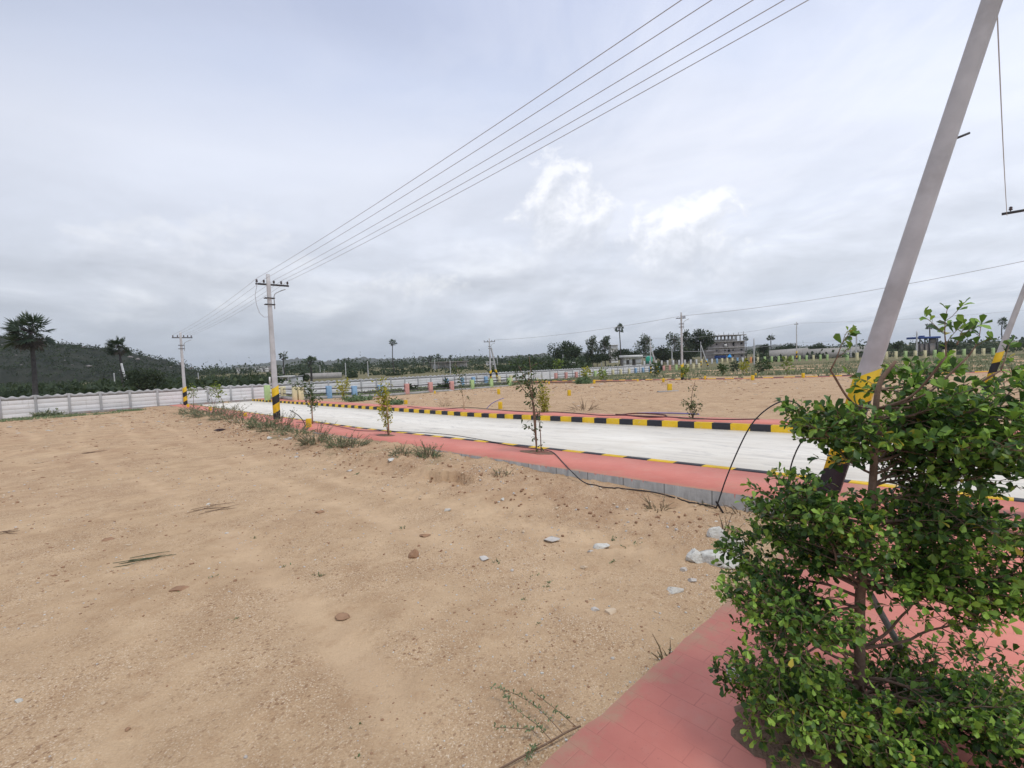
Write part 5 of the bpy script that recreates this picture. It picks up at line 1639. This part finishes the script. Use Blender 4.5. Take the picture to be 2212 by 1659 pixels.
HV = hill('dark scrub covered hill on the left', [(-420, 800), (-250, 745), (-120, 728), (0, 737), (60, 739), (115, 744), (160, 755), (200, 762), (255, 768), (300, 777), (350, 786), (385, 796), (430, 808)], 330, 150, MT['hill'], 5.0, 1.7)
sp = []
k = 0
hv = HV[: 150 * 15]
while k < 2400:
    p = hv[RNG.integers(len(hv))] + RNG.normal(size=3) * np.array([3, 3, 0])
    if p[2] < FARZ + .5: continue
    w = RNG.uniform(2.0, 4.6); sp.append((p - ZZ * .5, w, w * RNG.uniform(.4, .75))); k += 1
mass('scrub bushes covering the dark hill on the left', 'hill_scrub', sp, 'far2', .22, 22)
mb = MB()
for k in range(90):
    p = hv[RNG.integers(len(hv))] + RNG.normal(size=3) * np.array([4, 4, 0])
    if p[2] < FARZ + 1: continue
    z_ = .5 + 1.1 * RNG.random() ** 3; rock_mesh(mb, p + ZZ * (.9 + z_ * .2), (z_ * RNG.uniform(1, 1.9), z_, z_), 60000 + k, 0, 1, .7)
tag(mb.build('boulders', speckled('weathered_boulder', (.16, .15, .14), (.27, .25, .235), .6, .95, 0)), 'grey boulders scattered on the dark hillside', None, kind='stuff')
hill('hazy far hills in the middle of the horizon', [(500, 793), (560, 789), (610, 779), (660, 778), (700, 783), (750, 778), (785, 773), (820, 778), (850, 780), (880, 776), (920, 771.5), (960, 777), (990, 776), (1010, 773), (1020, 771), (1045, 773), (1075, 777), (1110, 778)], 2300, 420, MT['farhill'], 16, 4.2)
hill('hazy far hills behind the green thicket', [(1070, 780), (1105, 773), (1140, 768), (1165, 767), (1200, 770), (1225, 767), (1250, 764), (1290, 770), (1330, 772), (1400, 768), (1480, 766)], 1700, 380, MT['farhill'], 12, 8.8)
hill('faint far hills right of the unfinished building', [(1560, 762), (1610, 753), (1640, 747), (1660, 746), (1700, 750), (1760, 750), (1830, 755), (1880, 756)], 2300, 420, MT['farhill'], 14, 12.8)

# ------------------------------------------------------------------ buildings
XX = np.array([1.0, 0, 0]); YY = np.array([0, 1.0, 0])
def facade(root, x0, x1, z0, z1, y, wins, mat, thick=.3, name='wall'):
    """front wall with real openings: wins = list of (xa, xb, za, zb) cut through the wall"""
    xs = sorted({x0, x1, *[w[0] for w in wins], *[w[1] for w in wins]}); zs = sorted({z0, z1, *[w[2] for w in wins], *[w[3] for w in wins]})
    mb = MB()
    for i in range(len(xs) - 1):
        for j in range(len(zs) - 1):
            xm, zm = (xs[i] + xs[i + 1]) / 2, (zs[j] + zs[j + 1]) / 2
            if any(w[0] < xm < w[1] and w[2] < zm < w[3] for w in wins): continue
            mb.box((xm, y + thick / 2, zm), (xs[i + 1] - xs[i], thick, zs[j + 1] - zs[j]))
    return mb.build(name, mat, root)

def unfinished():
    d = 225
    a = atD(1542, 771, d); b = atD(1609, 766, d); top = atD(1560, 724, d)[2]
    x0, x1, z0, y = a[0], b[0], gnd(a[0], d) - .2, d
    root = thing('unfinished_building', 'unfinished grey apartment block with bare concrete top floor and blue ground floor panel', 'building', (x0, y, z0))
    Wd = x1 - x0; Hh = top - z0; fl = Hh / 4
    dep = 11.0
    for k in range(4):
        zb = z0 + fl * k
        if k < 3:
            wins = []
            for u, wv, lo, hi in ((.07, .06, .35, .68), (.34, .05, .35, .68), (.45, .08, .22, .72), (.60, .05, .35, .68), (.86, .07, .35, .72)):
                if k == 0: lo, hi = (.05, .8) if u in (.45,) else (.4, .7)
                if k == 2 and u == .45: u = .62; wv = .05; lo = .15; hi = .8
                wins.append((x0 + Wd * u, x0 + Wd * (u + wv), zb + fl * lo, zb + fl * hi))
            facade(root, x0, x1, zb, zb + fl - .38, y, wins, MT['bwall'])
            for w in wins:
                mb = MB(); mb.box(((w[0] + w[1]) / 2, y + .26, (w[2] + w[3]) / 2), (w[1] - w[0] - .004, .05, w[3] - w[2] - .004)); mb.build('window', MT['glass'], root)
            mb = MB(); mb.box((x0 + .15, y + dep / 2 + .3, zb + (fl - .38) / 2), (.3, dep - .3, fl - .38)); mb.box((x1 - .15, y + dep / 2 + .3, zb + (fl - .38) / 2), (.3, dep - .3, fl - .38)); mb.build('side_wall', MT['bwall'], root)
        mb = MB(); mb.box((x0 + Wd / 2, y + dep / 2 - .35, zb + fl - .19), (Wd + .9, dep + .9, .376)); mb.build('floor_slab', MT['conc'] if k < 3 else MT['darkconc'], root)
    zb = z0 + fl * 3
    for i in range(9):
        for q in (0, 1):
            mb = MB(); mb.box((x0 + .3 + (Wd - .6) * i / 8, y + .2 + q * dep * .8, zb + (fl - .38) / 2), (.36, .36, fl - .38)); mb.build('column', MT['conc'], root)
    mb = MB(); mb.box((x0 + Wd * .5, y + dep * .55, zb + .5), (Wd * .9, .2, 1.0)); mb.build('parapet', MT['bwhite'], root)
    for i in range(7):
        mb = MB(); mb.tube([(x0 + .4 + (Wd - .8) * i / 6, y + .4, top - .05), (x0 + .4 + (Wd - .8) * i / 6, y + .4, top + RNG.uniform(.7, 1.5))], .09, 5); mb.build('rebar', MT['steel'], root)
    mb = MB(); mb.box((x0 + Wd * .20, y - .12, z0 + fl * .42), (Wd * .36, .16, fl * .5)); mb.build('blue_panel', MT['bluep'], root)
    for q in (2.55, 1.5):
        mb = MB(); mb.box((x1 + .9, y + 2.0, z0 + fl * q), (1.8, 2.2, .18)); mb.build('balcony', MT['conc'], root)
    mb = MB(); c = (x0 + Wd * .37, y - .35, z0 + fl * 2.3); mb.tube([(c[0], c[1], c[2] - .6), (c[0], c[1], c[2] + .6)], .62, 10); mb.build('water_tank', MT['bwhite'], root)
    p = atD(1577, 771, 200)
    mb = MB(); V = [p + np.array(q) * .62 for q in ((-1.3, 0, -.2), (1.3, .2, -.2), (1.2, 1.6, -.2), (-1.2, 1.6, -.2), (-.35, .5, 1.5), (.4, .6, 1.9), (.3, 1.0, 1.7), (-.4, 1.0, 1.4))]
    mb.add(V, [(0, 1, 5, 4), (1, 2, 6, 5), (2, 3, 7, 6), (3, 0, 4, 7), (4, 5, 6, 7)]); tag(mb.build('tarpaulin', MT['bluet']), 'bright blue tarpaulin tent in front of the unfinished building', 'tarpaulin')
unfinished()

def white_shed():
    d = 140
    a, b = atD(1345, 790, d), atD(1408, 787, d); zt = atD(1375, 767, d)[2]; z0 = gnd(a[0], d) - .1
    root = thing('white_shed', 'small white roadside shed with a long pale roof slab', 'shed', (a[0], d, z0))
    x0, x1 = a[0], b[0]; Wd = x1 - x0
    mb = MB(); mb.box((x0 + Wd * .33, d + 1.6, zt - .35), (Wd * .70, 4.2, .75)); mb.build('roof', MT['bwhite'], root)
    mb = MB(); mb.box((x0 + Wd * .86, d + 1.9, zt - .45), (Wd * .34, 3.4, .16)); mb.build('awning', MT['sheet'], root)
    facade(root, x0 + .3, x0 + Wd * .66, z0, zt - .74, d + .3, [(x0 + Wd * .14, x0 + Wd * .24, z0 + .9, zt - 1.4), (x0 + Wd * .34, x0 + Wd * .46, z0 + .1, zt - 1.2)], MT['bwhite'], .25)
    mb = MB(); mb.box((x0 + Wd * .33, d + 2.9, (z0 + zt) / 2 - .4), (Wd * .6, .2, zt - z0 - .8)); mb.build('back_wall', MT['bwall'], root)
    for u in (.02, .70, .86, 1.02):
        mb = MB(); mb.box((x0 + Wd * u, d + .2, (z0 + zt) / 2 - .3), (.18, .18, zt - z0 - .62)); mb.build('post', MT['conc'], root)
    p = atD(1402, 777, d - 4)
    root = thing('water_tank', 'round green plastic tank at the right of the white shed', 'water tank', (p[0], p[1], gnd(p[0], p[1])))
    mb = MB(); R_ = .95; zc = p[2] - .55
    mb.tube([(p[0], p[1], zc - .5), (p[0], p[1], zc), (p[0], p[1], zc + 1.2), (p[0], p[1], zc + 1.45), (p[0], p[1], zc + 1.6)], [R_, R_, R_, R_ * .7, R_ * .3], 14); mb.build('barrel', MT['teal'], root)
    mb = MB(); mb.box((p[0], p[1], (zc - .5 + gnd(p[0], p[1])) / 2), (1.5, 1.5, zc - .5 - gnd(p[0], p[1]))); mb.build('stand', MT['conc'], root)
white_shed()

def hut():
    d = 92
    a, b = atD(602, 831, d), atD(641, 829, d); zt = atD(620, 812, d)[2]; z0 = gnd(a[0], d) - .1
    root = thing('white_hut', 'small flat roofed white hut with dark openings just beyond the wall', 'hut', (a[0], d, z0))
    x0, x1 = a[0], b[0]; Wd = x1 - x0
    wins = [(x0 + Wd * .10, x0 + Wd * .20, z0 + .8, zt - .45), (x0 + Wd * .28, x0 + Wd * .38, z0 + .8, zt - .45), (x0 + Wd * .42, x0 + Wd * .50, z0 + .8, zt - .45)]
    facade(root, x0, x0 + Wd * .56, z0, zt - .2, d, wins, MT['bwhite'], .2)
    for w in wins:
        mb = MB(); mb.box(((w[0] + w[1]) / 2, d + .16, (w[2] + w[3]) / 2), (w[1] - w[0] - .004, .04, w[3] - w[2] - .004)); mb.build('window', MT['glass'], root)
    mb = MB(); mb.box((x0 + Wd * .78, d + 1.5, (z0 + zt) / 2 - .15), (Wd * .43, 2.6, zt - z0 - .35)); mb.build('side_room', MT['bwhite'], root)
    mb = MB(); mb.box((x0 + Wd * .27, d + 1.3, zt - .09), (Wd * .62, 3.2, .18)); mb.build('roof', MT['bwhite'], root)
    mb = MB(); mb.add([(x0 + Wd * .56, d - .2, zt - .38), (x1 + .2, d - .2, zt - .05), (x1 + .2, d + 3, zt - .0), (x0 + Wd * .56, d + 3, zt - .33), (x0 + Wd * .56, d - .2, zt - .44), (x1 + .2, d - .2, zt - .11), (x1 + .2, d + 3, zt - .06), (x0 + Wd * .56, d + 3, zt - .39)],
                      [(0, 1, 2, 3), (7, 6, 5, 4), (0, 4, 5, 1), (1, 5, 6, 2), (2, 6, 7, 3), (3, 7, 4, 0)]); mb.build('sheet_roof', MT['sheet'], root)
hut()
def plain_wall(lab, x0, y0, x1, y1, yb0, d0, d1, mat='conc'):
    a, b = atD(x0, y0, d0), atD(x1, y1, d1); za, zb_ = gnd(a[0], a[1]) - .2, gnd(b[0], b[1]) - .2
    q = b - a; q[2] = 0; q = unit(q); o = np.cross(ZZ, q) * .12
    mb = MB()
    mb.add([np.array([a[0], a[1], za]) - o, np.array([b[0], b[1], zb_]) - o, b - o, a - o, np.array([a[0], a[1], za]) + o, np.array([b[0], b[1], zb_]) + o, b + o, a + o],
           [(0, 1, 2, 3), (5, 4, 7, 6), (3, 2, 6, 7), (1, 5, 6, 2), (4, 0, 3, 7), (0, 4, 5, 1)])
    o_ = mb.build('field_wall', MT[mat]); tag(o_, lab, 'wall')
plain_wall('long plain grey wall in the field behind the stout palm', 657, 807, 738, 804, 0, 130, 134)
plain_wall('low grey wall in the far field right of the unfinished building', 1662, 757, 1745, 751, 0, 170, 175)
plain_wall('grey boundary wall behind the leaning prop, far right', 1735, 755, 1870, 748, 0, 160, 170)
def long_shed():
    d = 240; a, b = atD(932, 806, d), atD(1008, 803, d); zt = atD(970, 781, d)[2]; z0 = gnd(a[0], d) - .1
    root = thing('long_shed', 'long flat roofed shed with pale wall and dark columns in the far field', 'shed', (a[0], d, z0)); x0, x1 = a[0], b[0]; Wd = x1 - x0
    mb = MB(); mb.box((x0 + Wd / 2, d + 4, zt - .2), (Wd + 1.5, 9, .4)); mb.build('roof', MT['darkconc'], root)
    for i in range(6):
        mb = MB(); mb.box((x0 + .3 + (Wd - .6) * i / 5, d, (z0 + zt) / 2 - .2), (.35, .35, zt - z0 - .42)); mb.build('column', MT['darkconc'], root)
    mb = MB(); mb.box((x0 + Wd * .5, d + 5, (z0 + zt) / 2 - .25), (Wd, .3, zt - z0 - .5)); mb.build('wall', MT['bwhite'], root)
long_shed()
def shelter():
    d = 140; a, b = atD(1987, 752, d), atD(2027, 752, d); zt = atD(2005, 727, d)[2]; z0 = gnd(a[0], d) - .1
    root = thing('dark_shelter', 'dark open sided shelter below a palm on the far right', 'shelter', (a[0], d, z0)); x0, x1 = a[0], b[0]; Wd = x1 - x0
    mb = MB(); mb.box((x0 + Wd / 2, d + 2, zt - .3), (Wd + .8, 4.6, .6)); mb.box((x0 + Wd * .4, d + 2, zt + .18), (Wd * .16, 1.2, .36)); mb.build('roof', MT['bluep'], root)
    zf = zt - 2.0
    for u in (0.03, .3, .55, .97):
        mb = MB(); mb.box((x0 + Wd * u, d + .2, (z0 + zt) / 2 - .3), (.25, .25, zt - z0 - .62)); mb.build('post', MT['steel'], root)
    mb = MB(); mb.box((x0 + Wd * .45, d + .6, (z0 + zf) / 2), (Wd * .98, .25, zf - z0)); mb.build('low_wall', MT['darkconc'], root)
    mb = MB(); mb.box((x0 + Wd * .8, d + .6, (zf + zt) / 2 - .3), (Wd * .32, .25, zt - zf - .62)); mb.build('panel', MT['darkconc'], root)
shelter()
for px0, px1, yt, yb, d, lab in ((548, 580, 792, 797, 420, 'pale low building among the far trees left of the tall pole'), (1050, 1068, 781, 786, 300, 'small white building beside the propped pole, far off'), (510, 528, 795, 799, 380, 'whitish shed roof far off left of the tall pole'),
                                  (1232, 1245, 783, 792, 135, 'small pale blue kiosk below the round tree'), (1320, 1335, 745, 765, 230, 'pale plastered house behind the eucalyptus trees')):
    a, b = atD(px0, yb, d), atD(px1, yb, d); zt = atD(px0, yt, d)[2]; z0 = gnd(a[0], d) - .2
    root = thing('far_house', lab, 'house', (a[0], d, z0), 'far pale houses'); x0, x1 = a[0], b[0]; Wd = x1 - x0; hh = zt - z0
    wn = [(x0 + Wd * .2, x0 + Wd * .35, z0 + hh * .35, z0 + hh * .7), (x0 + Wd * .6, x0 + Wd * .75, z0 + hh * .1, z0 + hh * .7)]
    facade(root, x0, x1, z0, zt - .25, d, wn, MT['bwhite'], .3)
    mb = MB(); mb.box((x0 + Wd / 2, d + 3, (z0 + zt) / 2 - .15), (Wd - .01, 5.0, hh - .3)); mb.build('body', MT['bwall'], root)
    mb = MB(); mb.box((x0 + Wd / 2, d + 2.8, zt - .12), (Wd + .8, 6.6, .24)); mb.build('roof', MT['bwhite'], root)

# ------------------------------------------------------------------ air, sky, sun
import bmesh
def haze():
    m = bpy.data.materials.new('thin_haze'); m.use_nodes = True; nt = m.node_tree
    for n in list(nt.nodes):
        if n.type != 'OUTPUT_MATERIAL': nt.nodes.remove(n)
    v = nt.nodes.new('ShaderNodeVolumePrincipled'); v.inputs['Color'].default_value = (.80, .86, .95, 1)
    v.inputs['Density'].default_value = .00014; v.inputs['Anisotropy'].default_value = .3
    nt.links.new(v.outputs[0], [n for n in nt.nodes if n.type == 'OUTPUT_MATERIAL'][0].inputs['Volume'])
    mb = MB(); mb.box((0, 0, 80), (19000, 19000, 190)); o = mb.build('haze', m); tag(o, None, None, kind='stuff')
HAZE = True
if HAZE: haze()

SUN_AZ, SUN_EL = math.radians(142), math.radians(66)      # azimuth clockwise from the view axis
sd = bpy.data.lights.new('sun', 'SUN'); sd.energy = 1.5; sd.angle = math.radians(10); sd.color = (1.0, .93, .82)
so_ = bpy.data.objects.new('sun', sd); COL.objects.link(so_)
dv = Vector((math.sin(SUN_AZ) * math.cos(SUN_EL), math.cos(SUN_AZ) * math.cos(SUN_EL), math.sin(SUN_EL)))
so_.rotation_euler = dv.to_track_quat('Z', 'Y').to_euler(); so_.location = dv * 100

def world():
    w = bpy.data.worlds.new('World'); sc.world = w; w.use_nodes = True
    nt = w.node_tree; k = NT(nt); bg = nt.nodes['Background']
    sky = k.n('ShaderNodeTexSky', sky_type='NISHITA', sun_disc=False, sun_elevation=SUN_EL, sun_rotation=SUN_AZ)
    sky.air_density = 1.0; sky.dust_density = 1.5
    blue = k.n('ShaderNodeVectorMath', operation='SCALE'); k.l(sky.outputs[0], blue.inputs[0]); blue.inputs['Scale'].default_value = .10
    d = k.n('ShaderNodeTexCoord').outputs['Generated']
    sp_ = k.n('ShaderNodeSeparateXYZ'); k.l(d, sp_.inputs[0]); x, y, z = sp_.outputs
    zc = k.math('MAXIMUM', z, 0.0)
    den = k.math('ADD', zc, .16)
    cb = k.n('ShaderNodeCombineXYZ'); k.l(k.math('DIVIDE', x, den), cb.inputs[0]); k.l(k.math('DIVIDE', y, den), cb.inputs[1])
    pl = cb.outputs[0]
    # smooth overcast: darker at the horizon, a bright band, a bluish grey veil above
    base = k.ramp(zc, [(0.0, (.43, .485, .575)), (.06, (.50, .55, .64)), (.14, (.645, .68, .755)), (.24, (.72, .76, .86)), (.36, (.76, .80, .91)), (.48, (.60, .66, .82)), (.60, (.50, .56, .75)), (.75, (.62, .68, .82)), (1.0, (.70, .75, .86))])
    # left to right: brighter toward the right
    side = k.math('MULTIPLY_ADD', x, .16, 1.0)
    hi = k.math('MULTIPLY_ADD', k.math('SUBTRACT', 1.0, zc), 0, 1)
    str_ = k.noise(k.mapn(pl, scale=(.55, 1.1, 1), rot=(0, 0, .5), loc=(3.1, 1.7, 0)), 1.0, 5, .5, .5)
    f1 = k.ramp(str_, [(.25, .88), (.5, 1.0), (.75, 1.10)])
    c = k.mix(1.0, base, f1, 'MULTIPLY')
    # thin white veils high up, more to the right
    ve = k.noise(k.mapn(pl, scale=(1.4, 1.0, 1), loc=(9.3, 4.1, 0), rot=(0, 0, .7)), .9, 8, .6, 1.0)
    vf = k.math('MULTIPLY', k.ramp(ve, [(.45, 0.0), (.72, .8)]), k.ramp(x, [(.40, .25), (.62, 1.0)]) if False else k.math('MULTIPLY_ADD', x, .7, .55, clamp=True))
    c = k.mix(vf, c, (.84, .86, .94))
    # puffy grey heaps low in the sky
    am = k.n('ShaderNodeCombineXYZ'); k.l(k.math('ARCTAN2', x, y), am.inputs[0]); k.l(k.math('MULTIPLY', zc, 2.6), am.inputs[1])
    pu = k.noise(k.mapn(am.outputs[0], loc=(2.2, .3, 0)), 3.9, 10, .56, .25)
    pu_up = k.noise(k.mapn(am.outputs[0], loc=(2.185, .355, 0)), 3.9, 10, .56, .25)
    emb = k.math('SUBTRACT', pu, pu_up)                       # lit tops, grey undersides
    low = k.ramp(zc, [(.0, .25), (.05, .8), (.16, 1.0), (.27, .35), (.34, 0.0)])
    cl = k.ramp(pu, [(.30, (.54, .58, .66)), (.46, (.61, .645, .72)), (.56, (.71, .735, .80)), (.68, (.88, .895, .93))])
    c = k.mix(k.math('MULTIPLY', k.math('MULTIPLY', k.ramp(pu, [(.34, .25), (.44, .75), (.56, .5), (.66, .95)]), low), .55), c, cl)
    c = k.mix(1.0, c, k.n('ShaderNodeCombineColor').outputs[0], 'ADD') if False else c
    eb = k.math('MULTIPLY_ADD', k.math('MULTIPLY', emb, low), .75, 1.0)
    ebc = k.n('ShaderNodeCombineColor'); [k.l(eb, ebc.inputs[i]) for i in range(3)]
    c = k.mix(1.0, c, ebc.outputs[0], 'MULTIPLY')
    # the two cumulus heads
    def cumulus(px, py, rad, c, stretch=1.0, seed=0.0, dark=1.0):
        v = ray(px, py); v = v / np.linalg.norm(v)
        az_, zz_ = math.atan2(v[0], v[1]), v[2]
        da = k.math('MULTIPLY', k.math('SUBTRACT', k.math('ARCTAN2', x, y), az_), 1 / (rad * stretch))
        dz = k.math('MULTIPLY', k.math('SUBTRACT', z, zz_), 1 / rad)
        rr = k.math('SQRT', k.math('ADD', k.math('MULTIPLY', da, da), k.math('MULTIPLY', dz, dz)))
        nz = k.noise(k.mapn(am.outputs[0], scale=(1, .45, 1), loc=(seed, seed * 1.3, 0)), 11.0, 10, .60, .25)
        n2 = k.noise(k.mapn(am.outputs[0], scale=(1, .45, 1), loc=(seed - .01, seed * 1.3 + .02, 0)), 11.0, 10, .60, .25)
        e = k.math('SUBTRACT', k.math('MULTIPLY_ADD', nz, 2.3, -.12), rr)
        m = k.ramp(e, [(.0, 0.0), (.26, .75), (.6, 1.0)])
        lit = k.math('ADD', k.math('MULTIPLY_ADD', dz, .40, .47), k.math('MULTIPLY', k.math('SUBTRACT', nz, n2), 2.2), clamp=True)
        col = k.ramp(lit, [(.05, (.60, .625, .69)), (.35, (.70, .725, .785)), (.55, (.78, .80, .86)), (.85, (.96, .965, .985))])
        fade = k.math('MULTIPLY', m, k.ramp(k.math('MULTIPLY_ADD', dz, .5, .5), [(.0, 0.0), (.22, .6), (.55, .95)]))
        return k.mix(k.math('MULTIPLY', fade, dark), c, col)
    c = cumulus(1222, 478, .108, c, .95, 3.3)
    c = cumulus(1465, 535, .092, c, 1.35, 7.7)
    c = cumulus(440, 560, .075, c, 2.2, 5.1, .35)
    c = cumulus(900, 640, .06, c, 2.0, 9.4, .45)
    c = k.mix(1.0, c, side, 'MULTIPLY')
    fin = k.mix(.93, blue.outputs[0], c)
    k.l(fin, bg.inputs['Color']); bg.inputs['Strength'].default_value = 1.16
world()

sc.view_settings.view_transform = 'Standard'
try: sc.view_settings.look = 'None'
except Exception: pass
sc.view_settings.exposure = 0.0; sc.view_settings.gamma = 1.0
sc.cycles.max_bounces = 6
sc.cycles.volume_bounces = 1
sc.cycles.use_adaptive_sampling = True
